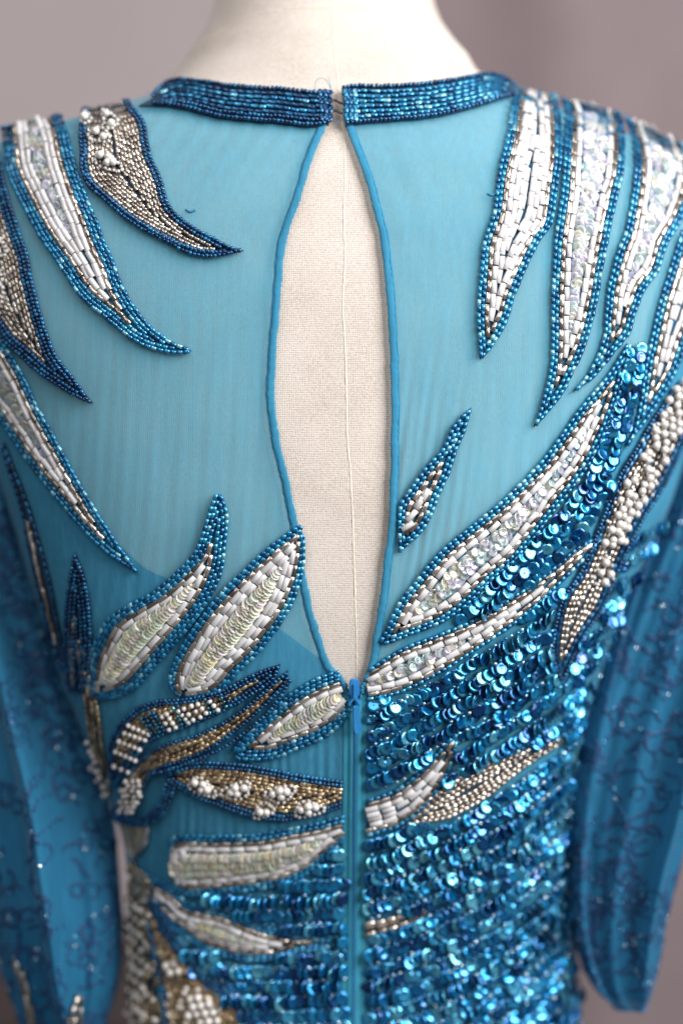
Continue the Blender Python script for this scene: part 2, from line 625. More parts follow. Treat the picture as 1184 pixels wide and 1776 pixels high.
# keyhole edges and zip line (photo points)
KL = [(560, 190), (566, 213), (545, 265), (520, 340), (497, 420), (486, 500), (479, 600), (477, 700), (484, 760), (493, 800), (505, 860), (515, 905), (522, 950), (530, 1005), (540, 1055),
      (554, 1100), (572, 1150), (590, 1178), (606, 1200), (613, 1215), (614, 1300), (612, 1500), (611, 1700), (610, 1900)]
KR = [(592, 190), (598, 215), (620, 270), (640, 330), (656, 400), (668, 490), (675, 590), (679, 690), (677, 780), (678, 860), (674, 910), (664, 1000), (649, 1100),
      (639, 1150), (630, 1180), (620, 1200), (616, 1215), (616, 1300), (614, 1500), (613, 1700), (612, 1900)]
CLU = [(243, 184), (266, 171), (289, 148), (312, 140), (350, 143), (400, 150), (450, 153), (484, 154), (544, 160), (577, 161)]
CLL = [(243, 186), (275, 186), (304, 190), (342, 198), (380, 208), (420, 213), (450, 216), (484, 218), (539, 224), (573, 218)]
CRU = [(592, 152), (620, 148), (662, 150), (738, 146), (801, 137), (839, 131), (868, 136), (892, 158)]
CRL = [(599, 223), (632, 218), (696, 213), (759, 206), (822, 190), (865, 176), (893, 168)]


def phi_of(P):
    z = P[:, 2]
    return np.arctan2((P[:, 0] - f_c(z)) / f_a(z), -(P[:, 1] - f_cy(z)) / f_b(z))


def edge_phi(pts):
    q = spline(pts, step=4)
    P, N = surf(q[:, 0], q[:, 1])
    o = np.argsort(P[:, 2])
    z, p = P[o, 2], phi_of(P)[o]
    return lambda zz: np.interp(zz, z, p)


eL, eR = edge_phi(KL), edge_phi(KR)


def top_z(pts_list):
    q = np.vstack([spline(p, step=4) for p in pts_list])
    P, N = surf(q[:, 0], q[:, 1])
    p = phi_of(P)
    o = np.argsort(p)
    return p[o], P[o, 2]


tpl, tzl = top_z([[(CLU[i][0], (CLU[i][1] + CLL[i][1]) / 2) for i in range(len(CLU))]])
tpr, tzr = top_z([[(CRL[i][0], (CRL[i][1] + CRU[min(i + (1 if i > 2 else 0), len(CRU) - 1)][1]) / 2) for i in range(len(CRL))]])
ZB = Z0 + 0.005


def folds(px, py, side):
    """soft inward creases of the chiffon, metres"""
    d = np.zeros_like(px)
    if side > 0:
        xx = px + (py - 800) * 0.16
        m = np.exp(-((py - 850) / 190.0) ** 2) * np.clip((px - 672) / 18, 0, 1) * np.clip((860 - px) / 120, 0, 1)
        w = (0.5 + 0.5 * np.sin(xx * 0.33 + 1.2 * np.sin(py * 0.012))) ** 2 + 0.7 * (0.5 + 0.5 * np.sin(xx * 0.21 + 0.9)) ** 3
        d -= 0.0013 * m * w
        m2 = np.exp(-((py - 330) / 130.0) ** 2) * np.clip((px - 640) / 30, 0, 1) * np.clip((800 - px) / 120, 0, 1)
        d -= 0.0006 * m2 * (0.5 + 0.5 * np.sin((px - py * 0.35) * 0.11))
        d -= 0.0005 * np.clip((py - 600) / 200, 0, 1) * np.clip((px - 800) / 60, 0, 1) * (0.5 + 0.5 * np.sin(px * 0.2 + py * 0.015))
    else:
        m = np.clip((py - 420) / 350, 0, 1) * np.clip((490 - px) / 40, 0, 1)
        xx = px + (py - 800) * 0.10
        g = np.sin(xx * 0.071 + 1.5 * np.sin(py * 0.006)) * np.sin(xx * 0.193 + 0.7 + 1.1 * np.sin(py * 0.009 + 2)) + 0.6 * np.sin(xx * 0.041 + 2.2)
        d -= 0.00045 * m * (0.8 + 0.5 * g)
        m4 = np.clip((py - 1130) / 80, 0, 1) * np.clip((px - 250) / 60, 0, 1) * np.clip((596 - px) / 10, 0, 1)
        d -= 0.0008 * m4 * (0.5 + 0.5 * np.sin(px * 0.36 + 1.3 * np.sin(px * 0.037) + 0.8 * np.sin(py * 0.013))) * (0.6 + 0.4 * np.sin(px * 0.083 + py * 0.004))
        m3 = np.exp(-((py - 235) / 60.0) ** 2)
        d -= 0.0005 * m3 * (0.5 + 0.5 * np.sin((px + 0.7 * py) * 0.16))
    return d


def panel(name, side, zb, mat, rows, cols_b, cols_f, topf, off, fold=True):
    """half of a bodice layer from the keyhole / zip edge round to the front centre"""
    s = np.concatenate([np.linspace(0, 0.56, cols_b), np.linspace(0.56, 1, cols_f + 1)[1:]])
    t = np.linspace(0, 1, rows)
    e0 = eL if side < 0 else eR
    S, T = np.meshgrid(s, t)
    ph0 = e0(np.full_like(s, 0.2)) + s * (side * math.pi - e0(np.full_like(s, 0.2)))
    zt = topf(ph0)
    Z = zt[None, :] + T * (zb - zt[None, :])
    E = e0(Z)
    PHI = E + S * (side * math.pi - E)
    P = ring_point(PHI, Z)
    N = body_normal(P)
    px, py = to_px(P)
    d = folds(px, py, side) * (np.cos(PHI) > 0.1) if fold else 0 * px
    return link(name, grid_mesh(name, P + N * (off + d)[..., None]), dress, mat)


def top_l(phi):
    return np.interp(phi, tpl, tzl, left=tzl[0]) + 0.010 * np.clip((tpl[0] - phi) / 0.08, 0, 1)


def top_r(phi):
    return np.interp(phi, tpr, tzr, right=tzr[-1]) + 0.010 * np.clip((phi - tpr[-1]) / 0.08, 0, 1)


pl_ = panel('back_panel', -1, ZB, M['chiffon'], 380, 230, 60, top_l, 0.0)
pr_ = panel('back_panel', 1, ZB, M['chiffon'], 380, 230, 60, top_r, 0.0)
tag(pl_, 'left sheer blue chiffon back panel, shadowed toward the side')
tag(pr_, 'right sheer blue chiffon back panel with vertical creases by the opening')

# lining: an under layer that starts below a slanting edge
LINL = [(-90, 520), (0, 640), (60, 740), (130, 835), (200, 905), (245, 945), (290, 988), (340, 1010), (400, 1045), (470, 1072), (510, 1098), (560, 1148), (620, 1190)]
LINR = [(610, 1190), (650, 1130), (700, 1090), (780, 1030), (880, 955), (980, 850), (1060, 760), (1110, 640), (1200, 520)]


def lin_top(pts):
    q = spline(pts, step=6)
    P, N = surf(q[:, 0], q[:, 1])
    p = phi_of(P)
    o = np.argsort(p)
    p, z = p[o], P[o, 2]
    return lambda phi: np.interp(phi, p, z)


ll = panel('lining', -1, ZB, M['lining'], 180, 120, 40, lin_top(LINL), -0.0016, False)
lr = panel('lining', 1, ZB, M['lining'], 180, 120, 40, lin_top(LINR), -0.0016, False)


# rolled binding of the keyhole
def binding(pts, side):
    q = spline(pts, step=4)
    wavy = np.convolve(rng.normal(0, 1, len(q) + 14), np.ones(15) / 15, 'valid') * 3.5
    P, N = surf(q[:, 0] + side * 5.5 + wavy, q[:, 1], 0.0003)
    rad = 0.0019 * (1 + 0.07 * np.sin(np.arange(len(P)) * 0.37) + 0.05 * np.sin(np.arange(len(P)) * 1.9) + 0.09 * rng.standard_normal(len(P)).clip(-1.5, 1.5))
    o = tube_obj('keyhole_binding', P, rad, M['binding'], dress, normal=N, nseg=12, flat=0.34)
    # stitched inner fold line
    P2, N2 = surf(q[:, 0] + side * 11.8 + wavy, q[:, 1], 0.0001)
    tube_obj('stitched_edge', P2, 0.0006, M['lining'], o, normal=N2, nseg=6, flat=0.6)


binding(KL[1:18], -1)
binding(KR[1:15], 1)

# ------------------------------------------------------------------ bead machinery
def ring_template(xs, rs, nseg, flat_caps=True):
    a = np.linspace(0, 2 * math.pi, nseg, endpoint=False)
    V, F = [], []
    for x, r in zip(xs, rs):
        for k in a:
            V.append((x, 0.5 * r * math.cos(k), 0.5 * r * math.sin(k)))
    for i in range(len(xs) - 1):
        for k in range(nseg):
            k2 = (k + 1) % nseg
            F.append((i * nseg + k, (i + 1) * nseg + k, (i + 1) * nseg + k2, i * nseg + k2))
    F.append(tuple(range(nseg)))
    F.append(tuple((len(xs) - 1) * nseg + k for k in range(nseg - 1, -1, -1)))
    F = [f[::-1] for f in F]
    return np.array(V), F


def sphere_template(nu, nv):
    V, F = [(0, 0, 0.5)], []
    for i in range(1, nv):
        th = math.pi * i / nv
        for k in range(nu):
            p = 2 * math.pi * k / nu
            V.append((0.5 * math.sin(th) * math.cos(p), 0.5 * math.sin(th) * math.sin(p), 0.5 * math.cos(th)))
    V.append((0, 0, -0.5))
    for k in range(nu):
        F.append((0, 1 + k, 1 + (k + 1) % nu))
    for i in range(nv - 2):
        for k in range(nu):
            a, b = 1 + i * nu + k, 1 + i * nu + (k + 1) % nu
            F.append((a, a + nu, b + nu, b))
    o = 1 + (nv - 2) * nu
    for k in range(nu):
        F.append((o + (k + 1) % nu, o + k, len(V) - 1))
    return np.array(V), F


def disc_template(nseg, hole, cup):
    """sequin: shallow cup with a centre hole, a hair thick"""
    a = np.linspace(0, 2 * math.pi, nseg, endpoint=False)
    V, F = [], []
    rings = [(hole, -cup), (0.30, -cup * 0.8), (0.5, 0.0), (0.49, -0.02)]
    for (r, z) in rings:
        for k in a:
            V.append((r * math.cos(k), r * math.sin(k), z))
    for i in range(len(rings) - 1):
        for k in range(nseg):
            k2 = (k + 1) % nseg
            F.append((i * nseg + k, (i + 1) * nseg + k, (i + 1) * nseg + k2, i * nseg + k2))
    return np.array(V), F


TPL = {'bugle': ring_template((-.5, -.485, .485, .5), (.86, 1, 1, .86), 8),
       'seed': ring_template((-.5, -.3, .3, .5), (.55, 1, 1, .55), 8),
       'pearl': sphere_template(12, 8),
       'disc': disc_template(14, 0.06, 0.045),
       'scale': disc_template(14, 0.03, 0.14)}

# kind: part name, template, material, length px, diameter px, row pitch px, gap px
KIND = {'blue': ('blue_bugle_bead', 'bugle', 'blue', 10.5, 7.7, 6.8, 0.8),
        'bluec': ('blue_bugle_bead', 'bugle', 'blue', 13.0, 7.8, 7.6, 0.9),
        'navy': ('navy_seed_bead', 'seed', 'navy', 6.6, 7.8, 7.0, 0.6),
        'verm': ('squiggle_bead', 'seed', 'verm', 7.0, 7.0, 7.0, 0.5),
        'navyb': ('navy_bugle_bead', 'bugle', 'navy', 12.0, 7.6, 8.2, 1.5),
        'teal': ('teal_seed_bead', 'seed', 'teal', 6.5, 7.6, 7.4, 0.8),
        'silver': ('silver_bugle_bead', 'bugle', 'silver', 19.0, 9.4, 8.4, 1.0),
        'gold': ('champagne_bugle_bead', 'bugle', 'gold', 10.0, 7.2, 6.6, 0.8),
        'silvers': ('champagne_bugle_bead', 'bugle', 'silver', 10.5, 7.0, 6.5, 0.8),
        'white': ('white_bugle_bead', 'bugle', 'white', 24.0, 11.2, 9.2, 0.7),
        'whiteseed': ('white_seed_bead', 'seed', 'whiteseed', 5.2, 5.8, 6.0, 0.2),
        'sparkle': ('clear_blue_seed_bead', 'seed', 'sparkle', 6.0, 6.4, 6.6, 1.0),
        'pearl': ('pearl', 'pearl', 'pearl', 14.5, 14.5, 14, 0),
        'pearls': ('small_pearl', 'pearl', 'pearl', 9.0, 9.0, 10, 0),
        'sequin': ('sequin', 'disc', 'sequin', 25.5, 25.5, 24, 0),
        'irid': ('iridescent_sequin', 'disc', 'irid', 19.0, 19.0, 18, 0),
        'scale': ('iridescent_scale', 'scale', 'scale', 20.0, 20.0, 18, 0)}
STORE = []   # (parent, kind, 3x3 matrices, positions, size)


def store(parent, kind, A, P):
    if len(P):
        size = np.linalg.norm(A[:, :, 0], axis=1) * np.linalg.norm(A[:, :, 1], axis=1)
        STORE.append((parent, kind, A, P, size))


def unit(v):
    return v / (np.linalg.norm(v, axis=-1, keepdims=True) + 1e-12)


def put_beads(parent, kind, c, d, lift=0.0, lens=None, surf_fn=None, wob=0.05):
    """beads centred on photo points c, lying along photo directions d"""
    name, tp, mt, L, D, pitch, gap = KIND[kind]
    c, d = np.asarray(c, float), unit(np.asarray(d, float))
    if len(c) == 0:
        return
    n = len(c)
    fn = surf_fn or surf
    ang = rng.normal(0, wob, n)
    d = np.stack([d[:, 0] * np.cos(ang) - d[:, 1] * np.sin(ang), d[:, 0] * np.sin(ang) + d[:, 1] * np.cos(ang)], -1)
    c = c + rng.normal(0, 0.35, c.shape)
    ln = np.full(n, L) if lens is None else lens
    ln = ln * rng.uniform(0.93, 1.03, n)
    p0, n0 = fn(c[:, 0] - d[:, 0] * ln / 2, c[:, 1] - d[:, 1] * ln / 2)
    p1, n1 = fn(c[:, 0] + d[:, 0] * ln / 2, c[:, 1] + d[:, 1] * ln / 2)
    N = unit(n0 + n1)
    P = (p0 + p1) / 2
    sc = (CAMD + P[:, 1]) / FPX
    ax = p1 - p0
    al = np.minimum(np.linalg.norm(ax, axis=1), 1.6 * ln * sc)
    X = unit(ax)
    N = unit(N - X * (N * X).sum(1, keepdims=True))
    Yv = np.cross(N, X)
    dia = D * sc * rng.uniform(0.92, 1.06, n)
    roll = np.zeros(n) if tp == 'bugle' else rng.uniform(0, 2 * math.pi, n)
    hgt = 0.72 if tp == 'bugle' else 1.0
    Y2 = Yv * np.cos(roll)[:, None] + N * np.sin(roll)[:, None]
    N2 = -Yv * np.sin(roll)[:, None] + N * np.cos(roll)[:, None]
    A = np.stack([X * al[:, None], Y2 * dia[:, None], N2 * (dia * hgt)[:, None]], -1)
    P = P + N * (dia * 0.5 * hgt + 0.0003 + lift + np.abs(rng.normal(0, 0.00012, n)))[:, None]
    store(parent, kind, A, P)


def row(parent, kind, path, lift=0.0, surf_fn=None, skip=0.0, spread=None):
    """a row of beads strung along a photo path"""
    name, tp, mt, L, D, pitch, gap = KIND[kind]
    path = np.asarray(path)
    if len(path) < 2:
        return
    s = np.concatenate([[0], np.cumsum(np.linalg.norm(np.diff(path, axis=0), axis=1))])
    if s[-1] < L * 0.7:
        return
    st = (L + gap) if spread is None else spread
    m = max(1, int(round(s[-1] / st)))
    ph_ = rng.uniform(-0.25, 0.25) if m > 2 else 0
    u = (np.arange(m) + 0.5 + ph_ * 0.5) * s[-1] / m
    f = lambda q: np.stack([np.interp(q, s, path[:, 0]), np.interp(q, s, path[:, 1])], -1)
    c = f(u)
    d = f(np.minimum(u + L / 2, s[-1])) - f(np.maximum(u - L / 2, 0))
    keep = rng.random(m) >= skip
    lens = np.full(m, min(L, s[-1] / m - gap)) if spread is None else None
    put_beads(parent, kind, c[keep], d[keep], lift, None if lens is None else lens[keep], surf_fn)


def put_discs(parent, kind, c, d, tilt, jit, lift, surf_fn=None, scale=None, lean=None):
    """sequins on photo points c, overlapped along photo direction d"""
    name, tp, mt, L, D, pitch, gap = KIND[kind]
    c, d = np.asarray(c, float), unit(np.asarray(d, float))
    n = len(c)
    if n == 0:
        return
    fn = surf_fn or surf
    P, N = fn(c[:, 0], c[:, 1])
    P1, _ = fn(c[:, 0] + d[:, 0] * 4, c[:, 1] + d[:, 1] * 4)
    X = unit(P1 - P)
    X = unit(X - N * (X * N).sum(1, keepdims=True))
    Yv = np.cross(N, X)
    t1 = tilt + rng.normal(0, jit, n)
    t2 = rng.normal(0, jit, n)
    Nn = unit(N * np.cos(t1)[:, None] + X * np.sin(t1)[:, None] + Yv * np.tan(t2)[:, None])
    if lean is not None:
        Nn = unit(Nn * (1 - lean[:, None]) + lean[:, None] * (np.array([[0.43, -0.87, 0.24]]) + rng.normal(0, 0.07, (n, 3))))
    X = unit(X - Nn * (X * Nn).sum(1, keepdims=True))
    Yv = np.cross(Nn, X)
    dia = D * (CAMD + P[:, 1]) / FPX * rng.uniform(0.95, 1.04, n)
    if scale is not None:
        dia = dia * scale
    A = np.stack([X, Yv, Nn], -1) * dia[:, None, None]
    store(parent, kind, A, P + N * (lift + dia * 0.5 * np.abs(np.sin(t1)) * 0.8)[:, None])


def pearl_at(parent, kind, pts, lift=0.0012, surf_fn=None):
    name, tp, mt, L, D, pitch, gap = KIND[kind]
    pts = np.asarray(pts, float)
    P, N = (surf_fn or surf)(pts[:, 0], pts[:, 1])
    dia = D * (CAMD + P[:, 1]) / FPX * rng.uniform(0.9, 1.08, len(pts))
    R = np.stack([np.array(Matrix.Rotation(random.uniform(0, 6), 3, Vector((random.random(), random.random(), 1)))) for _ in pts])
    store(parent, kind, R * dia[:, None, None], P + N * (dia * 0.5 + lift)[:, None])


def flower(parent, x, y, n=3, r=11, ang=0.0, kind='pearl'):
    """a small group of pearls ringed by white seed beads"""
    pts = [(x + (k - (n - 1) / 2) * 11.5 * math.cos(ang) + random.uniform(-2, 2), y + (k - (n - 1) / 2) * 11.5 * math.sin(ang) + (4.5 if k % 2 else -4.5) * (n > 1) * 0.8 + random.uniform(-1.5, 1.5)) for k in range(n)]
    if n > 2:
        pts.append((x + 5 * math.sin(ang), y - 7))
    pearl_at(parent, kind, pts, 0.0016)
    ea, eb = r + (n - 1) * 5.5, r * 0.95
    m = int(2 * math.pi * math.sqrt((ea * ea + eb * eb) / 2) / 7.0)
    c, d = [], []
    for k in range(m):
        a = 2 * math.pi * k / m
        wv = 1 + 0.16 * math.sin(3 * a + x)
        ex, ey = ea * wv * math.cos(a), eb * wv * math.sin(a)
        c.append((x + ex * math.cos(ang) - ey * math.sin(ang), y + ex * math.sin(ang) + ey * math.cos(ang)))
        tx, ty = -math.sin(a), math.cos(a)
        d.append((tx * math.cos(ang) - ty * math.sin(ang), tx * math.sin(ang) + ty * math.cos(ang)))
    put_beads(parent, 'whiteseed', c, d, 0.0014, wob=0.3)


LEAVES = []


def leaf(L, R, layers, core=None, label=None, net='net', core_density=1.0, tip=None, base=None, surf_fn=None, name='beaded_leaf', lift=0.0, pearls=(), rim_skip=0.0, grow=0.0):
    """a beaded leaf between two photo edges, both running from base to tip"""
    L, R = list(L), list(R)
    if tip:
        L.append(tip)
        R.append(tip)
    if base:
        L.insert(0, base)
        R.insert(0, base)
    n = 140
    l, r = spline(L, n), spline(R, n)
    if grow:
        q = unit(l - r)
        l, r = l + q * grow, r - q * grow
    mid = (l + r) / 2
    hw = np.linalg.norm(l - r, axis=1) / 2
    fn = surf_fn or surf
    # backing patch
    w = np.linspace(0.10, 0.90, 9)[None, :, None]
    G = l[::2, None] * (1 - w) + r[::2, None] * w
    Pg, Ng = fn(G[..., 0].ravel(), G[..., 1].ravel())
    Pg = (Pg + Ng * (0.00025 + lift)).reshape(G.shape[0], 9, 3)
    o = link(name, grid_mesh(name, Pg), dress, M[net])
    if label:
        o['label'] = label
    LEAVES.append(np.vstack([l, r[::-1]]))
    off = 0.0
    ul, ur = unit(mid - l), unit(mid - r)

    def rows(kind, off):
        pitch = KIND[kind][5]
        d0 = off + pitch / 2
        for e, u in ((l, ul), (r, ur)):
            ok = hw > (d0 * 0.45 if off == 0 else d0 - pitch * 0.15 if e is l else d0 + pitch * 0.3)
            dd = np.minimum(d0, hw * 0.92)[:, None]
            if ok.sum() < 4:
                continue
            idx = np.where(ok)[0]
            cuts = np.where(np.diff(idx) > 1)[0]
            for seg in np.split(idx, cuts + 1):
                if len(seg) > 3:
                    row(o, kind, e[seg] + u[seg] * dd[seg], lift, surf_fn, skip=rim_skip)
        return off + pitch
    for kind, cnt in layers:
        for _ in range(cnt):
            off = rows(kind, off)
    if core in ('white', 'silver', 'gold', 'silvers', 'navy', 'blue', 'navyb'):
        while off < hw.max():
            off = rows(core, off)
    elif core in ('scale', 'irid'):
        rr = KIND[core][3] / 2
        s = np.concatenate([[0], np.cumsum(np.linalg.norm(np.diff(mid, axis=0), axis=1))])
        c, d, lf = [], [], []
        u = 4.0
        stp = 6.5 if core == 'scale' else 8.5
        while u < s[-1] - 3:
            k = np.interp(u, s, np.arange(n))
            k0 = int(k)
            w_ = hw[k0] - off + 2
            if w_ > 3:
                t_ = mid[min(k0 + 2, n - 1)] - mid[max(k0 - 2, 0)]
                nn = unit(l[k0] - r[k0])
                m = max(1, int(round(w_ * 2 / (15 if core == 'scale' else 12))))
                for q in range(m):
                    f_ = ((q + 0.5) / m - 0.5) * 2 * max(0, w_ - 7) if m > 1 else 0
                    c.append(mid[k0] + nn * f_ + np.array([random.uniform(-1, 1), random.uniform(-1, 1)]) * (1 if core == 'scale' else 3))
                    d.append(t_)
                    lf.append(min(1.0, 0.45 + w_ / 20))
            u += stp
        if c:
            put_discs(o, core, np.array(c), np.array(d), 0.62 if core == 'scale' else 0.25, 0.06 if core == 'scale' else 0.22, 0.0011 + lift, surf_fn, np.array(lf))
    for p in pearls:
        flower(o, *p)
    return o


W2 = [('blue', 2), ('silver', 1), ('white', 1)]

# ---- left shoulder
o = leaf([(146, 190), (139, 214), (140, 262), (146, 313), (182, 351), (228, 389), (289, 423), (335, 445), (380, 447)],
         [(226, 175), (238, 195), (253, 214), (262, 263), (281, 309), (297, 358), (331, 389), (365, 408), (395, 425)],
         [('navy', 2)], 'silvers', 'dark-rimmed champagne leaf with pearl flowers beside the collar on the left', 'darknet', tip=(426, 435),
         pearls=[(190, 285, 3, 13, 0.5), (176, 240, 2, 12, 0.2), (193, 214, 2, 11, 0.9), (152, 212, 1, 9, 0)])
row(o, 'navy', spline([(150, 262), (146, 300), (190, 345), (240, 385), (300, 420), (350, 436), (400, 440)]), 0.0004)
leaf([(2, 222), (6, 250), (14, 300), (34, 345), (68, 410), (105, 464), (142, 518), (182, 552), (233, 593), (277, 610), (314, 615)],
     [(108, 200), (120, 230), (132, 280), (148, 328), (167, 374), (184, 420), (198, 450), (213, 491), (236, 532), (260, 562), (294, 589), (324, 603)],
     [('blue', 3), ('silver', 1), ('white', 2)], 'irid', 'white bugle leaf, second from the collar on the left shoulder', tip=(336, 609))
leaf([(-75, 300), (-62, 420), (-34, 520), (0, 583), (34, 616), (68, 647), (101, 670), (135, 690)],
     [(2, 262), (16, 330), (36, 396), (51, 437), (60, 484), (78, 552), (98, 609), (128, 650), (149, 680)],
     [('navy', 3)], 'silvers', 'dark-rimmed champagne leaf with pearls at the left picture edge', 'darknet', tip=(165, 702),
     pearls=[(4, 430, 2, 12, 1.3), (-4, 475, 2, 12, 1.0), (2, 510, 2, 11, 1.5), (-14, 395, 2, 12, 1.3)])
leaf([(-60, 640), (-30, 690), (0, 727), (20, 757), (44, 794), (74, 834), (108, 875), (142, 916), (179, 953), (216, 980)],
     [(-20, 560), (0, 580), (20, 609), (44, 650), (68, 704), (91, 745), (125, 807), (152, 855), (179, 899), (209, 946), (236, 983)],
     [('blue', 2), ('silver', 1), ('white', 1)], 'irid', 'long white bugle leaf reaching down from the left picture edge', tip=(243, 997))
leaf([(2, 775), (20, 831), (37, 885), (57, 986), (74, 1054), (94, 1128)],
     [(10, 765), (51, 865), (71, 929), (91, 1003), (108, 1088), (118, 1145)],
     [('navyb', 1)], 'silver', 'thin shaded leaf along the left armhole seam', 'darknet', tip=(112, 1168))
o = leaf([(124, 1200), (115, 1151), (115, 1058), (123, 1000)], [(152, 1200), (160, 1160), (163, 1112), (160, 1054), (150, 998)],
         [('navy', 3)], 'navy', 'small dark navy leaf standing upright in shade at the left', 'darknet', tip=(131, 955))
row(o, 'gold', spline([(132, 1190), (129, 1130), (133, 1068)]), 0.0006)
o = leaf([(134, 1120), (143, 1180), (155, 1267), (172, 1330), (184, 1372)], [(148, 1120), (160, 1165), (172, 1214), (184, 1300), (194, 1350)],
         [], 'gold', 'narrow champagne leaf with a string of pearls at the left side', 'darknet', tip=(190, 1388), base=(138, 1105))
pearl_at(o, 'pearls', [(158, 1285), (163, 1300), (168, 1308), (171, 1318), (166, 1330), (175, 1335), (180, 1345), (176, 1352), (186, 1362), (188, 1376)])

# ---- centre left
leaf([(158, 1190), (158, 1143), (174, 1104), (193, 1073), (228, 1050), (271, 1026), (310, 992), (341, 957), (356, 918), (368, 879)],
     [(200, 1206), (236, 1190), (271, 1151), (302, 1116), (337, 1073), (368, 1026), (384, 984), (389, 941), (393, 898), (387, 871)],
     [('blue', 3), ('silver', 1), ('white', 1)], 'scale', 'white-rimmed scale leaf with a hooked blue tip, left of the keyhole', tip=(378, 854), base=(167, 1210), grow=4)
leaf([(298, 1190), (300, 1159), (318, 1120), (349, 1073), (387, 1026), (430, 984), (473, 945), (516, 915)],
     [(376, 1200), (411, 1166), (450, 1127), (488, 1077), (512, 1030), (525, 984), (526, 941)],
     [('blue', 2), ('silver', 1), ('white', 2)], 'scale', 'white-rimmed scale leaf touching the left keyhole edge', tip=(524, 922), base=(318, 1206), grow=3)
# curved dark pair
o = leaf([(193, 1340), (192, 1290), (210, 1252), (238, 1226), (277, 1212), (323, 1209), (377, 1197), (416, 1178), (455, 1160)],
         [(206, 1358), (234, 1318), (270, 1282), (315, 1265), (362, 1246), (408, 1224), (440, 1204), (476, 1178)],
         [('navy', 2)], 'gold', 'curved dark leaf banded with stripes of small pearls', 'darknet', tip=(488, 1150), base=(197, 1360))
bands = [((205, 1325), (228, 1335)), ((207, 1300), (240, 1315)), ((213, 1282), (247, 1296)), ((222, 1268), (256, 1280)), ((228, 1255), (262, 1270)),
         ((285, 1240), (297, 1262)), ((293, 1235), (308, 1258)), ((313, 1230), (330, 1250)), ((322, 1226), (338, 1245)), ((335, 1221), (350, 1240)), ((346, 1218), (360, 1233)), ((366, 1213), (380, 1228))]
for (a, b) in bands:
    k = max(2, int(math.hypot(b[0] - a[0], b[1] - a[1]) / 8.5))
    pearl_at(o, 'pearls', [(a[0] + (b[0] - a[0]) * i / k, a[1] + (b[1] - a[1]) * i / k) for i in range(k + 1)], 0.0016)
for (a, b) in [((262, 1232), (282, 1268)), ((303, 1222), (320, 1256)), ((356, 1206), (368, 1236)), ((248, 1240), (268, 1272)), ((384, 1204), (396, 1226))]:
    row(o, 'teal', spline([a, b]), 0.0012)
    row(o, 'navy', spline([(a[0] + 7, a[1] - 2), (b[0] + 7, b[1] - 2)]), 0.0012)
o = leaf([(208, 1387), (218, 1350), (250, 1310), (288, 1288), (340, 1272), (390, 1248), (432, 1218), (470, 1184)],
         [(240, 1395), (254, 1362), (277, 1333), (323, 1318), (377, 1292), (432, 1250), (471, 1214), (498, 1184)],
         [('navy', 1)], 'gold', 'long curved champagne leaf under the pearl-striped leaf', 'darknet', tip=(500, 1160), base=(220, 1408))
pearl_at(o, 'pearls', [(216 + 9.5 * i + 4 * (j % 2) + random.uniform(-2, 2), 1350 + 9 * j + random.uniform(-2, 2)) for j in range(7) for i in range(4) if not (i == 0 and j < 2) and not (i == 3 and j > 4)], 0.0016)
row(o, 'navy', spline([(258, 1340), (300, 1330), (377, 1300), (440, 1256), (480, 1216), (504, 1176)]), 0.0006)
leaf([(412, 1294), (440, 1263), (471, 1232), (510, 1201), (549, 1178), (588, 1164)],
     [(420, 1314), (471, 1313), (510, 1298), (549, 1283), (580, 1263), (600, 1240)],
     [('blue', 3), ('silver', 1), ('white', 1)], 'scale', 'small white-rimmed scale leaf ending at the zip top', base=(408, 1306), grow=4)
leaf([(300, 1330), (335, 1318), (393, 1319), (451, 1326), (510, 1338), (560, 1346), (594, 1351)],
     [(300, 1358), (327, 1376), (374, 1395), (432, 1415), (490, 1423), (549, 1414), (592, 1400)],
     [('navy', 2)], 'gold', 'champagne leaf carrying five pearl flowers, left of the zip', 'darknet', base=(284, 1342),
     pearls=[(353, 1362, 3, 13, 0.5), (412, 1368, 3, 14, -0.3), (487, 1373, 3, 14, -0.2), (458, 1402, 2, 12, -0.5), (535, 1400, 3, 13, -0.1)])
o = leaf([(300, 1490), (303, 1453), (367, 1450), (442, 1448), (497, 1438), (553, 1427), (596, 1416)],
     [(302, 1520), (323, 1547), (378, 1547), (442, 1540), (497, 1529), (535, 1510), (564, 1484), (596, 1456)],
     [('blue', 2), ('silver', 1), ('white', 1)], 'scale', 'blunt white-rimmed scale leaf, left of the zip below the pearl flowers', base=(298, 1505), grow=4)
row(o, 'white', spline([(311, 1474), (308, 1500), (313, 1532)]), 0.0006)
row(o, 'white', spline([(321, 1472), (318, 1500), (322, 1534)]), 0.0006)
leaf([(245, 1513), (274, 1525), (308, 1547), (330, 1568), (386, 1580), (442, 1602), (497, 1617), (553, 1622)],
     [(247, 1545), (263, 1570), (297, 1603), (323, 1620), (356, 1644), (404, 1659), (460, 1663), (516, 1651), (564, 1641)],
     [('blue', 2), ('silver', 1), ('white', 1)], 'scale', 'lowest white-rimmed scale leaf, pointing to the zip', tip=(594, 1630), base=(236, 1518), grow=4)
o = leaf([(208, 1425), (214, 1450), (224, 1476)], [(262, 1433), (258, 1458), (248, 1476)], [('silvers', 1)], 'scale',
         'small shell-shaped scale piece at the left waist edge', 'scale', tip=(232, 1490))
o = leaf([(228, 1500), (224, 1560), (226, 1650), (226, 1780)], [(248, 1530), (262, 1590), (258, 1680), (262, 1790)], [('gold', 1)], 'gold',
         'champagne beaded strip running down the left waist edge', 'darknet', base=(234, 1490))
pearl_at(o, 'pearls', [(233 + 9 * (i % 3) + random.uniform(-2, 2), 1560 + 7.5 * i + random.uniform(-3, 3)) for i in range(28)], 0.0014)
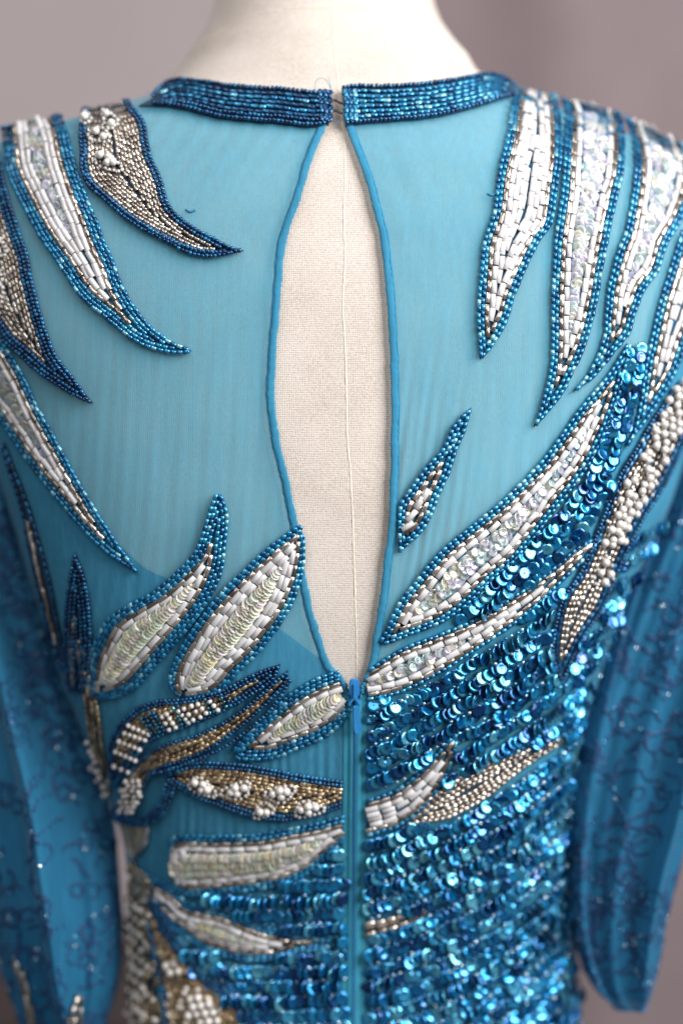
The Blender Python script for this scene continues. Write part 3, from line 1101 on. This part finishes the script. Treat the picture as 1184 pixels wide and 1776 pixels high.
put_beads(o, 'gold', np.stack([rng.uniform(228, 262, 90), rng.uniform(1510, 1780, 90)], -1), rng.normal(0, 1, (90, 2)), 0.0012)
o = leaf([(256, 1588), (270, 1640), (288, 1690), (300, 1740), (310, 1790)], [(275, 1600), (312, 1655), (349, 1703), (397, 1737), (440, 1785)],
         [('gold', 2)], 'gold', 'champagne leaf with a pearl cluster at the bottom of the dress', 'darknet', base=(252, 1570))
pearl_at(o, 'pearl', [(295, 1672), (308, 1668), (302, 1684), (315, 1682), (335, 1730), (348, 1727), (340, 1743), (353, 1741), (366, 1738), (346, 1756), (360, 1754), (373, 1752), (352, 1770), (366, 1768), (380, 1767), (332, 1758)], 0.0016)
leaf([(264, 1668), (276, 1720), (284, 1790)], [(280, 1680), (296, 1730), (306, 1790)], [('blue', 1)], 'silver', 'slim silver leaf between the champagne strips at the bottom', 'darknet', base=(262, 1650))

crust = link('beaded_crust', grid_mesh('beaded_crust', surf(*[a.ravel() for a in np.meshgrid(np.linspace(228, 290, 8), np.linspace(1690, 1790, 8))], 0.0002)[0].reshape(8, 8, 3)), dress, M['darknet'])
crust['label'] = 'loose crust of champagne beads and small pearls low on the left'
q = np.stack([rng.uniform(224, 420, 900), rng.uniform(1500, 1790, 900)], -1)
q = q[in_poly(q[:, 0], q[:, 1], [(226, 1500), (246, 1505), (268, 1590), (300, 1655), (345, 1712), (410, 1770), (415, 1790), (226, 1790)])]
put_beads(crust, 'gold', q[:210], rng.normal(0, 1, (len(q[:210]), 2)) + np.array([[0.4, 1.2]]), 0.0012)
pearl_at(crust, 'pearls', q[210:260], 0.0014)

for k_ in range(3):          # navy rim curling under the pearl stem
    row(crust, 'navy', spline([(203 - 2 * k_, 1396 + 6 * k_), (222, 1416 + 6 * k_), (256 + 4 * k_, 1412 + 6 * k_), (282 + 5 * k_, 1388 + 5 * k_), (290 + 7 * k_, 1356 + 3 * k_)]), 0.0006)
for k_ in range(3):          # navy rim beside the champagne leaf at the bottom
    row(crust, 'navy', spline([(266 + 6 * k_, 1560), (288 + 6 * k_, 1618 - 3 * k_), (332 + 5 * k_, 1676 - 5 * k_), (392 + 5 * k_, 1726 - 6 * k_), (438 + 5 * k_, 1780 - 5 * k_)]), 0.0006)
row(crust, 'navy', spline([(264, 1596), (274, 1650), (286, 1710), (294, 1780)]), 0.0014)
row(crust, 'silvers', spline([(272, 1600), (283, 1650), (295, 1710), (304, 1780)]), 0.0014)

# ---- right shoulder
leaf([(892, 150), (884, 185), (879, 229), (862, 301), (853, 369), (836, 420), (831, 471), (826, 540), (828, 590)],
     [(962, 165), (971, 205), (973, 267), (967, 321), (957, 386), (934, 420), (913, 464), (893, 512), (879, 557), (856, 598)],
     [('blue', 2), ('silver', 1)], 'white', 'white bugle leaf nearest the collar on the right shoulder', tip=(831, 626))
leaf([(968, 170), (977, 205), (975, 267), (971, 335), (961, 403), (956, 471), (954, 540), (954, 585), (951, 637), (937, 698)],
     [(1072, 195), (1081, 230), (1080, 294), (1067, 352), (1053, 420), (1043, 471), (1033, 530), (1015, 596), (998, 637), (971, 688), (944, 722)],
     [('blue', 2), ('silver', 1), ('white', 1)], 'irid', 'white leaf with lacy iridescent top, second from the collar on the right', tip=(922, 744))
leaf([(1076, 200), (1092, 240), (1097, 294), (1084, 386), (1067, 437), (1053, 488), (1047, 540), (1043, 585), (1026, 630), (1002, 667)],
     [(1180, 250), (1196, 300), (1192, 350), (1175, 392), (1155, 425), (1140, 471), (1116, 505), (1100, 546), (1088, 582), (1063, 613), (1026, 657)],
     [('blue', 2), ('silver', 1), ('white', 1)], 'irid', 'white leaf with iridescent core, third from the collar on the right', tip=(981, 687))
leaf([(1178, 400), (1158, 462), (1138, 527), (1125, 585), (1114, 637), (1108, 680), (1098, 735)],
     [(1236, 430), (1215, 520), (1186, 600), (1169, 647), (1142, 695), (1115, 735), (1092, 765)],
     [('blue', 2), ('silver', 1), ('white', 1)], 'white', 'white bugle leaf at the right picture edge above the pearl leaf', tip=(1076, 788))
leaf([(689, 900), (693, 872), (708, 849), (735, 812), (765, 778), (782, 742), (800, 720)],
     [(704, 948), (731, 923), (748, 896), (762, 859), (779, 822), (792, 781), (806, 748)],
     [('blue', 2)], 'silver', 'small short leaf standing free beside the right keyhole edge', tip=(818, 705), base=(690, 960))
put_beads(bpy.data.objects[dress.children[-1].name], 'white', [(713, 893), (726, 872), (706, 912), (737, 858)], [(.6, -.8), (.55, -.83), (.75, -.65), (.5, -.87)], 0.0008)
leaf([(671, 1092), (694, 1045), (728, 1001), (762, 960), (809, 920), (856, 883), (900, 842), (938, 802), (971, 758), (1002, 714), (1030, 680), (1060, 642)],
     [(715, 1096), (765, 1076), (809, 1045), (850, 1004), (890, 970), (930, 922), (971, 868), (1008, 820), (1034, 773), (1052, 732), (1070, 680)],
     [('blue', 2), ('silver', 1), ('white', 1)], 'irid', 'longest white leaf with iridescent core, rising from the zip to the right shoulder', tip=(1090, 592), base=(658, 1118), grow=4)
leaf([(640, 1164), (668, 1145), (709, 1122), (768, 1100), (831, 1072), (882, 1041), (923, 1014), (964, 983), (1000, 952)],
     [(636, 1210), (683, 1200), (727, 1182), (783, 1150), (840, 1112), (893, 1075), (934, 1041), (971, 1004), (1006, 970)],
     [('blue', 1), ('silver', 1), ('white', 1)], 'irid', 'slender white leaf starting at the zip top, under the longest leaf', tip=(1040, 930), grow=5)
o = leaf([(1172, 660), (1149, 691), (1120, 735), (1098, 775), (1070, 820), (1050, 868), (1030, 918), (1002, 987), (971, 1034), (957, 1082), (952, 1140)],
         [(1215, 680), (1196, 740), (1170, 800), (1145, 850), (1114, 898), (1087, 952), (1063, 1007), (1043, 1055), (1015, 1096), (992, 1140)],
         [('navy', 1), ('navyb', 1)], 'silvers', 'long champagne leaf thick with pearls on the right side', 'darknet', tip=(972, 1190))
spine = spline([(1186, 668), (1162, 715), (1138, 765), (1112, 815), (1090, 860), (1070, 905), (1056, 945)], step=12.5)
tn = unit(np.gradient(spine, axis=0))
nrm_ = np.stack([-tn[:, 1], tn[:, 0]], -1)
pts, sd = [], []
for i_, (p_, q_) in enumerate(zip(spine, nrm_)):
    wv = 20 if i_ < len(spine) - 5 else 13
    for j_ in (-1, 0, 1):
        if random.random() < 0.80:
            pts.append(p_ + q_ * (j_ * wv * 0.72 + (4 if i_ % 2 else -4)) + np.array([random.uniform(-3, 3), random.uniform(-3, 3)]))
    for _ in range(2):
        sd.append(p_ + q_ * random.uniform(-wv - 5, wv + 5) + np.array([random.uniform(-6, 6), random.uniform(-6, 6)]))
pearl_at(o, 'pearl', pts, 0.0014)
put_beads(o, 'whiteseed', sd, rng.normal(0, 1, (len(sd), 2)), 0.0014)
pearl_at(o, 'pearl', [(1042, 972), (1034, 990), (1050, 992), (1040, 1006)], 0.0014)
put_beads(o, 'whiteseed', [(1028, 978), (1024, 1000), (1030, 1012), (1048, 1012), (1054, 978), (1056, 1002), (1045, 962)], rng.normal(0, 1, (7, 2)), 0.0012)
leaf([(636, 1384), (683, 1368), (718, 1343), (750, 1310), (776, 1280)],
     [(636, 1450), (685, 1436), (729, 1406), (760, 1368), (786, 1316)],
     [('blue', 1), ('silver', 1)], 'white', 'small white leaf curving up from the zip among the sequins', tip=(792, 1270))
leaf([(730, 1392), (753, 1375), (798, 1345), (842, 1323), (894, 1306), (945, 1282)],
     [(740, 1426), (783, 1416), (842, 1384), (887, 1347), (924, 1320), (958, 1298)],
     [], 'silvers', 'silvery champagne leaf lying across the sequins on the right', 'darknet', tip=(976, 1282), base=(710, 1426))
leaf([(630, 1598), (680, 1588), (724, 1576)], [(632, 1624), (683, 1612), (726, 1592)], [], 'silver', 'short bronze bugle strip right of the zip near the bottom', 'darknet', tip=(742, 1576))


# ---- collar bands
def collar(U, Lw, label, dark):
    n = 120
    u, l = spline(U, n), spline(Lw, n)
    w = np.linspace(0.03, 0.97, 8)[None, :, None]
    G = u[::2, None] * (1 - w) + l[::2, None] * w
    P, N = surf(G[..., 0].ravel(), G[..., 1].ravel(), 0.0008)
    o = link('collar_band', grid_mesh('collar_band', P.reshape(G.shape[0], 8, 3)), dress, M['darknet'])
    so = o.modifiers.new('thickness', 'SOLIDIFY')
    so.thickness = 0.0012
    o['label'] = label
    hgt = np.linalg.norm(u - l, axis=1)
    nr = 8
    for k in range(nr):
        f = (k + 0.5) / nr
        path = u * (1 - f) + l * f
        ok = hgt > (12 if k in (0, nr - 1) else 40 if k % 2 else 25)
        kind = 'navy' if k in (0, nr - 1) else ('navyb' if dark and k % 2 else 'bluec' if k in (2, 3, 4, 5) else 'blue' if not dark else 'navy')  # with dark set, navy inner rows stand for the band's shade
        i0, i1 = np.where(ok)[0][[0, -1]]
        row(o, kind, path[i0:i1 + 1], 0.0008)
    LEAVES.append(np.vstack([u, l[::-1]]))
    return o


cl_ = collar(CLU, CLL, 'left beaded collar band, shade set in darker beads, ending at the hook', True)
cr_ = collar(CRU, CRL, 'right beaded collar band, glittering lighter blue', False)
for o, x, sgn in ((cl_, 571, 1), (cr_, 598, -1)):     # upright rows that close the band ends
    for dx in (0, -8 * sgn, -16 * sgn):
        row(o, 'bluec' if o is cr_ else 'navyb', np.array([(x + dx, 160.0), (x + dx + 2, 185.0), (x + dx + 3, 216.0)]), 0.0016)  # navy puts the left band's shade into its end rows too

# hooks and thread
for (y, w) in ((183, 9), (200, 8)):
    q = spline([(572, y), (580, y - w * .45), (588, y), (594, y + 2)], step=1.5)
    P, N = surf(q[:, 0], q[:, 1], 0.0026)
    tube_obj('hook', P, 0.0007, M['metal'], dress, normal=N, nseg=8)
for pts in ([(546, 160), (548, 148), (556, 141), (566, 146), (574, 160), (570, 142)], [(620, 176), (626, 186), (632, 178), (630, 190), (622, 188)], [(253, 184), (258, 172), (262, 164)], [(574, 214), (582, 219), (590, 216)],
            [(586, 1168), (591, 1176), (592, 1184)]):
    q = spline(pts, step=2)
    P, N = surf(q[:, 0], q[:, 1], 0.003)
    tube_obj('loose_thread', P, 0.00016, M['thread'], dress, normal=N, nseg=5)
for (x, y, a) in ((330, 366, 0.6), (852, 337, 0.2)):
    q = spline([(x - 7, y - 4 * a), (x, y + 2), (x + 9, y - 1)], step=2)
    P, N = surf(q[:, 0], q[:, 1], 0.0004)
    tube_obj('loose_thread', P, 0.0007, M['thread'], dress, normal=N, nseg=6)

# ------------------------------------------------------------------ zip
zip_line = spline([(615, 1205), (615, 1300), (613, 1500), (612, 1700), (611, 1830)], step=4)
Pz, Nz = surf(zip_line[:, 0], zip_line[:, 1], 0.0010)
zipper = tube_obj('zip', Pz, 0.0007, M['tape'], dress, normal=Nz, nseg=10, flat=0.8)
zipper['label'] = 'invisible blue zip running down the centre back'
for x0, x1 in ((-19, -1.5), (1.5, 20)):
    G = np.stack([zip_line[:, 0:1] + np.linspace(x0, x1, 7)[None], np.repeat(zip_line[:, 1:2], 7, 1)], -1)
    P2, N2 = surf(G[..., 0].ravel(), G[..., 1].ravel(), 0.0004)
    link('zip_tape', grid_mesh('zip_tape', P2.reshape(len(zip_line), 7, 3)), zipper, M['ztape'])
for dx in (-5.0, 6.0):       # fold lips of the seam either side
    P2, N2 = surf(zip_line[2:, 0] + dx, zip_line[2:, 1], 0.0006)
    tube_obj('zip_lip', P2, 0.0016, M['ztape'], zipper, normal=N2, nseg=10, flat=0.35)
# coarse ragged net edges at the zip top
for pts in ([(572, 1160), (588, 1172), (597, 1186), (604, 1206), (607, 1230)], [(650, 1160), (638, 1172), (630, 1186), (625, 1206)]):
    q = spline(pts, step=1.6)
    q = q + rng.normal(0, 1.2, q.shape)
    P, N = surf(q[:, 0], q[:, 1], 0.0012)
    tube_obj('frayed_net_edge', P, 0.0012 * (1 + 0.4 * rng.standard_normal(len(P)).clip(-1.4, 1.4)), M['binding'], zipper, normal=N, nseg=7, flat=0.6)


def plate(name, outline, thick, bevel, base_off, parent, mat, hole=None):
    """an extruded plate lying on the body, outline in photo pixels"""
    c = np.mean(outline, axis=0)
    P, N = surf([c[0]], [c[1]])
    N = N[0]
    X = np.array([1.0, 0, 0]) - N * N[0]
    X /= np.linalg.norm(X)
    Zv = np.cross(N, X)
    Zv = Zv if Zv[2] > 0 else -Zv
    sc = (CAMD + P[0, 1]) / FPX
    bm = bmesh.new()
    f = bm.faces.new([bm.verts.new(P[0] + N * base_off + X * (x - c[0]) * sc + Zv * (c[1] - y) * sc) for x, y in outline])
    if f.normal.dot(Vector(N)) < 0:
        f.normal_flip()
    r = bmesh.ops.extrude_face_region(bm, geom=[f])
    bmesh.ops.translate(bm, vec=Vector(N) * thick, verts=[v for v in r['geom'] if isinstance(v, bmesh.types.BMVert)])
    bm.normal_update()
    bmesh.ops.recalc_face_normals(bm, faces=bm.faces[:])
    bmesh.ops.bevel(bm, geom=bm.edges[:], offset=bevel, segments=2, affect='EDGES')
    me = bpy.data.meshes.new(name)
    bm.to_mesh(me)
    return link(name, me, parent, mat)


sl = plate('zip_slider', [(607, 1172), (621, 1172), (623, 1182), (623, 1200), (619, 1206), (625, 1218), (623, 1223), (618, 1214), (614, 1210), (610, 1214), (605, 1223), (603, 1217), (609, 1205), (605, 1198), (605, 1182)],
           0.0022, 0.0004, 0.0022, zipper, M['zip'])
plate('zip_pull', [(611, 1216), (620, 1216), (622, 1230), (626, 1256), (625, 1265), (620, 1269), (614, 1267), (612, 1258), (611, 1235)], 0.0022, 0.0005, 0.0040, zipper, M['zip'])
plate('zip_slider_bridge', [(612, 1180), (616, 1180), (616, 1206), (612, 1206)], 0.0014, 0.0003, 0.0044, zipper, M['zip'])

# ------------------------------------------------------------------ sequinned fields
SEQ = link('sequin_field', grid_mesh('sequin_field', surf(*[a.ravel() for a in np.meshgrid(np.linspace(640, 980, 40), np.linspace(1445, 1800, 40))], 0.00012)[0].reshape(40, 40, 3)), dress, M['net'])
SEQ['label'] = 'blue sequin rows right of the zip'
SEQL = link('sequin_field', grid_mesh('sequin_field', surf(*[a.ravel() for a in np.meshgrid(np.linspace(440, 596, 20), np.linspace(1668, 1800, 20))], 0.00012)[0].reshape(20, 20, 3)), dress, M['net'])
SEQL['label'] = 'shaded blue sequin rows left of the zip'


def leaf_mask(c, shrink=1.0):
    m = np.zeros(len(c), bool)
    for poly in LEAVES:
        lo, hi = poly.min(0) - 2, poly.max(0) + 2
        k = (c[:, 0] > lo[0]) & (c[:, 0] < hi[0]) & (c[:, 1] > lo[1]) & (c[:, 1] < hi[1])
        if k.any():
            m[k] |= in_poly(c[k, 0], c[k, 1], poly)
    return m


def sequin_rows(parent, paths, region, step=11.5, seeds=True, jit=0.20, tilt=0.24, seed_off=13.5, catch=0.22):
    for path in paths:
        s = np.concatenate([[0], np.cumsum(np.linalg.norm(np.diff(path, axis=0), axis=1))])
        u = np.arange(rng.uniform(0, step), s[-1], step)
        f = lambda q: np.stack([np.interp(q, s, path[:, 0]), np.interp(q, s, path[:, 1])], -1)
        c = f(u)
        d = f(np.minimum(u + 4, s[-1])) - f(np.maximum(u - 4, 0))
        k = in_poly(c[:, 0], c[:, 1], region) & ~leaf_mask(c)
        nrun = len(c)
        # neighbouring sequins lean together; the lean drifts along the row
        drift = np.convolve(rng.normal(0, 1, nrun + 12), np.ones(7) / 7, 'valid')[:nrun] if nrun else np.zeros(0)
        turn = np.zeros(nrun)
        i_ = 0
        while i_ < nrun:
            g = int(rng.integers(1, 5))
            if rng.random() < catch:
                turn[i_:i_ + g] = rng.uniform(0.7, 1.0)
            i_ += g
        if k.any():
            cc, dd, dr = c[k], d[k], drift[k]
            put_discs(parent, 'sequin', cc + rng.normal(0, 1.7, cc.shape), dd, tilt + 0.8 * dr, jit, 0.0014, lean=turn[k])
        if seeds:
            nrm = np.stack([-d[:, 1], d[:, 0]], -1)
            c2 = c + unit(nrm) * seed_off + rng.normal(0, 0.8, c.shape)
            k2 = (rng.random(len(c2)) > 0.25 + 0.3 * np.clip((1500 - c2[:, 1]) / 250, 0, 1)) & in_poly(c2[:, 0], c2[:, 1], region) & ~leaf_mask(c2)
            if k2.any():
                put_beads(parent, 'sparkle', c2[k2], d[k2], 0.0016, wob=0.25)


REG = [(640, 1216), (720, 1140), (830, 1112), (900, 1065), (1005, 972), (1050, 930), (1130, 860), (1182, 790), (1160, 890), (1104, 985), (1052, 1115), (1012, 1240), (990, 1350), (982, 1500), (992, 1650), (1003, 1800), (636, 1800)]
paths = []
for y0 in np.arange(1225, 2130, 27.0):
    q = min(1.0, (y0 - 1215) / 480.0)
    k = 0.52 * (1 - q) + 0.17 * q
    c_ = 0.0002 * (1 - q) + 0.00105 * q
    x = np.linspace(636, 1160, 240)
    paths.append(np.stack([x, y0 - k * (x - 636) - c_ * (x - 636) ** 2 + 1.5 * np.sin(x * 0.05 + y0)], -1))
sequin_rows(SEQ, paths, REG)
# strip of sequins between the longest leaf and its neighbours
STRIP = [(790, 1075), (830, 1030), (900, 955), (960, 880), (1020, 800), (1050, 740), (1075, 670), (1090, 610), (1120, 590), (1122, 640), (1108, 690), (1095, 740), (1075, 790), (1052, 850), (1020, 930), (960, 985), (880, 1042), (800, 1088)]
base_p = spline([(800, 1078), (870, 1010), (930, 950), (990, 880), (1040, 800), (1075, 710), (1100, 600)], step=4)
tn = unit(np.gradient(base_p, axis=0))
nn_ = np.stack([-tn[:, 1], tn[:, 0]], -1)
sequin_rows(SEQ, [base_p + nn_ * o_ for o_ in (-44, -24, -5, 14, 33, 52)], STRIP, step=14, seeds=False, jit=0.22, tilt=0.12, catch=0.3)
REGL = [(350, 1560), (540, 1518), (575, 1480), (597, 1466), (599, 1800), (435, 1800), (345, 1690), (318, 1640), (330, 1560)]
paths = [np.stack([np.linspace(320, 600, 120), y0 + 10 * np.sin(np.linspace(0, 2.4, 120)) - 0.02 * np.linspace(0, 280, 120)], -1) for y0 in np.arange(1480, 1810, 25)]
sequin_rows(SEQL, paths, REGL, seeds=True, jit=0.12, tilt=0.45, catch=0.05)


# ------------------------------------------------------------------ sleeves
class Sleeve:
    def __init__(self, rows, cy, depth, nfold, seed, hem=True):
        self.rows = rows
        py = [r[0] for r in rows]
        s = (CAMD + cy) / FPX
        z = np.array([(CY - p) * s for p in py])[::-1]
        c = np.array([((r[1] + r[2]) / 2 - CX) * s for r in rows])[::-1]
        a = np.array([(r[2] - r[1]) / 2 * s for r in rows])[::-1]
        self.z0, self.z1 = z[0], z[-1]
        self.fc, self.fa = pchip(z, c), pchip(z, a)
        self.cy, self.depth, self.nf, self.seed = cy, depth, nfold, seed

    def point(self, phi, z):
        a = self.fa(z)
        b = np.minimum(self.depth, a * 0.9 + 0.004)
        w1 = (0.5 + 0.5 * np.sin(self.nf * phi + self.seed + 7 * z + 0.5 * np.sin(19 * z))) ** 7
        w2 = (0.5 + 0.5 * np.sin((2 * self.nf + 1) * phi + 2.1 * self.seed - 11 * z)) ** 3
        w3 = np.sin(17 * phi + 31 * z + self.seed) * np.sin(7 * phi - 47 * z)
        fold = 1 + 0.48 * w1 + 0.13 * w2 + 0.02 * w3 - 0.17
        fold = 1 + (fold - 1) * np.clip(np.abs(np.cos(phi)) * 1.6, 0, 1)
        return np.stack([self.fc(z) + a * np.sin(phi), self.cy - b * np.cos(phi) * fold, z + 0 * phi], -1)

    def normal(self, phi, z):
        e = 1e-3
        return unit(np.cross(self.point(phi, z + e) - self.point(phi, z - e), self.point(phi + e, z) - self.point(phi - e, z)))

    def mesh(self, name, slant=0.0):
        ph = np.linspace(-math.pi, math.pi, 160, endpoint=False)
        z = np.linspace(self.z0, self.z1, 260)
        PH, Z = np.meshgrid(ph, z)
        Z = Z + slant * np.sin(PH) * np.clip(1 - (Z - self.z0) / 0.05, 0, 1)
        return link(name, grid_mesh(name, self.point(PH, Z), close_u=True), dress, M['sleeve'])


sr = Sleeve([(430, 1210, 1330), (600, 1205, 1345), (720, 1190, 1335), (850, 1152, 1310), (1000, 1086, 1290), (1150, 1032, 1262), (1300, 992, 1228), (1400, 981, 1204), (1500, 979, 1176), (1600, 987, 1152), (1660, 1003, 1141),
             (1700, 1020, 1133), (1725, 1040, 1127), (1742, 1062, 1118)], 0.104, 0.042, 4, 0.6)
slv = Sleeve([(430, -150, -10), (600, -170, -30), (720, -160, -14), (850, -140, 14), (1000, -110, 56), (1150, -85, 102), (1250, -72, 138), (1350, -58, 178), (1420, -46, 198), (1500, -30, 206), (1600, -8, 212), (1680, 8, 210),
              (1740, 28, 196), (1800, 46, 172), (1850, 66, 150)], 0.112, 0.040, 4, 2.2)
so_r = sr.mesh('sleeve', 0.0)
so_r['label'] = 'right sheer blue sleeve with squiggled beading, its rounded hem in view'
so_l = slv.mesh('sleeve', 0.0)
so_l['label'] = 'left sheer blue sleeve with squiggled beading, in shade'


def sleeve_beads(parent, sl, n, seed):
    """vermicelli: short wandering strings of beads over the sleeve"""
    r = np.random.default_rng(seed)
    Ps, Ds, Ns, glint = [], [], [], []
    for i in range(n):
        phi = r.uniform(-1.45, 1.45)
        z = r.uniform(sl.z0 + 0.006, min(sl.z1, 0.12))
        a = r.uniform(0, 6.28)
        turn = r.choice([-1, 1]) * r.uniform(0.25, 0.7)
        rad = float(sl.fa(np.array(z)))
        for k in range(int(r.integers(6, 13))):
            Ps.append((phi, z))
            Ds.append(a)
            a += turn
            if r.random() < 0.2:
                turn = -turn
            phi += math.cos(a) * 0.0024 / max(rad, 0.008)
            z += math.sin(a) * 0.0024
    Ps = np.array(Ps)
    Ds = np.array(Ds)
    z = np.clip(Ps[:, 1], sl.z0, sl.z1)
    P, N = sl.point(Ps[:, 0], z), sl.normal(Ps[:, 0], z)
    N = np.where(((P - np.stack([sl.fc(z), 0 * z + sl.cy, z], -1)) * N).sum(1, keepdims=True) < 0, -N, N)
    T = unit(np.cross(N, np.array([0, 0, 1.0])))
    U = np.cross(N, T)
    X = T * np.cos(Ds)[:, None] + U * np.sin(Ds)[:, None]
    Yv = np.cross(N, X)
    dia = np.full(len(P), 0.0020)
    A = np.stack([X * 0.0024, Yv * dia[:, None], N * dia[:, None] * 0.6], -1)
    P = P + N * 0.0003
    g = r.random(len(P)) < 0.08
    store(parent, 'verm', A[~g], P[~g])
    store(parent, 'sparkle', A[g], P[g])


sleeve_beads(so_r, sr, 400, 5)
sleeve_beads(so_l, slv, 400, 6)
# hem cord of the right sleeve, and the bead leaves near the left cuff
ph = np.linspace(0, 2 * math.pi, 90)
zz = np.full_like(ph, sr.z0)
tube_obj('hem', sr.point(ph, zz), 0.0012, M['tape'], so_r, normal=np.tile([[0, 0, -1.0]], (90, 1)), nseg=8)


def sleeve_surf(sl):
    def fn(px, py, off=0.0):
        px, py = np.atleast_1d(np.asarray(px, float)), np.atleast_1d(np.asarray(py, float))
        Y = np.full(px.shape, sl.cy - sl.depth * 0.8)
        for _ in range(8):
            D = CAMD + Y
            x, z = (px - CX) * D / FPX, (CY - py) * D / FPX
            s = np.clip((x - sl.fc(z)) / sl.fa(z), -0.995, 0.995)
            ph = np.arcsin(s)
            P = sl.point(ph, z)
            Y = 0.5 * Y + 0.5 * P[:, 1]
        N = sl.normal(ph, z)
        N = np.where(N[:, 1:2] > 0, -N, N)
        return P + N * off, N
    return fn


lf = sleeve_surf(slv)
leaf([(24, 1668), (36, 1710), (46, 1760), (54, 1800)], [(32, 1668), (48, 1706), (62, 1760), (72, 1800)], [], 'silver', 'thin pale leaf edge on the left cuff, outer side', 'darknet', surf_fn=lf, lift=0.0006)
leaf([(128, 1722), (116, 1760), (106, 1800)], [(140, 1728), (138, 1766), (134, 1800)], [], 'silver', 'thin pale leaf edge on the left cuff, inner side', 'darknet', surf_fn=lf, lift=0.0006)

# ------------------------------------------------------------------ turn the stored beads into objects
UNIT = {}


def unit_mesh(kind):
    if kind not in UNIT:
        V, F = TPL[KIND[kind][1]]
        me = bpy.data.meshes.new(KIND[kind][0])
        me.from_pydata([tuple(v) for v in V], [], F)
        me.polygons.foreach_set('use_smooth', np.ones(len(F), bool))
        me.materials.append(M[KIND[kind][2]])
        UNIT[kind] = me
    return UNIT[kind]


names = {}
for i, (par, kind, A, P, size) in enumerate(STORE):
    names.setdefault(KIND[kind][0], []).append((i, kind, size))
single = {}
for nm, lst in names.items():
    cat = np.concatenate([s for _, _, s in lst])
    idx = np.concatenate([np.full(len(s), i) for i, _, s in lst])
    loc = np.concatenate([np.arange(len(s)) for _, _, s in lst])
    pos = np.concatenate([STORE[i][3] for i, _, _ in lst])
    px, py = to_px(pos)
    vis = (px > 0) & (px < 1184) & (py > 0) & (py < 1776)
    lim = 300 if len(cat) > 330 else len(cat)
    order = np.argsort(-(cat * vis))[:lim]
    for o_ in order:
        if vis[o_]:
            single.setdefault(int(idx[o_]), set()).add(int(loc[o_]))
rest = {}
for i, (par, kind, A, P, size) in enumerate(STORE):
    sel = single.get(i, set())
    for k in sel:
        ob = bpy.data.objects.new(KIND[kind][0], unit_mesh(kind))
        ob.parent = par
        m = Matrix(A[k].tolist()).to_4x4()
        m.translation = Vector(P[k])
        ob.matrix_basis = m
        COL.objects.link(ob)
    keep = np.array([k for k in range(len(P)) if k not in sel], int)
    if len(keep):
        rest.setdefault((par.name, KIND[kind][0]), []).append((kind, A[keep], P[keep]))
for (pn, nm), lst in rest.items():
    VV, LL, SS, TT = [], [], [], []
    vo = lo = 0
    for kind, A, P in lst:
        V, F = TPL[KIND[kind][1]]
        n = len(P)
        W = np.einsum('nij,vj->nvi', A, V) + P[:, None]
        fl_ = np.concatenate([np.array(f) for f in F])
        ft = np.array([len(f) for f in F])
        fs = np.concatenate([[0], np.cumsum(ft)[:-1]])
        VV.append(W.reshape(-1, 3))
        LL.append((fl_[None] + (np.arange(n) * len(V))[:, None] + vo).ravel())
        SS.append((fs[None] + (np.arange(n) * len(fl_))[:, None] + lo).ravel())
        TT.append(np.tile(ft, n))
        vo += n * len(V)
        lo += n * len(fl_)
    plural = nm + 's'
    me = np_mesh(plural, np.vstack(VV), np.concatenate(LL), np.concatenate(SS), np.concatenate(TT))
    o = link(plural, me, bpy.data.objects[pn], M[KIND[lst[0][0]][2]])
    o['kind'] = 'stuff'
print('beads', {k: int(sum(len(s) for _, _, s in v)) for k, v in names.items()}, 'objects', len(bpy.data.objects))
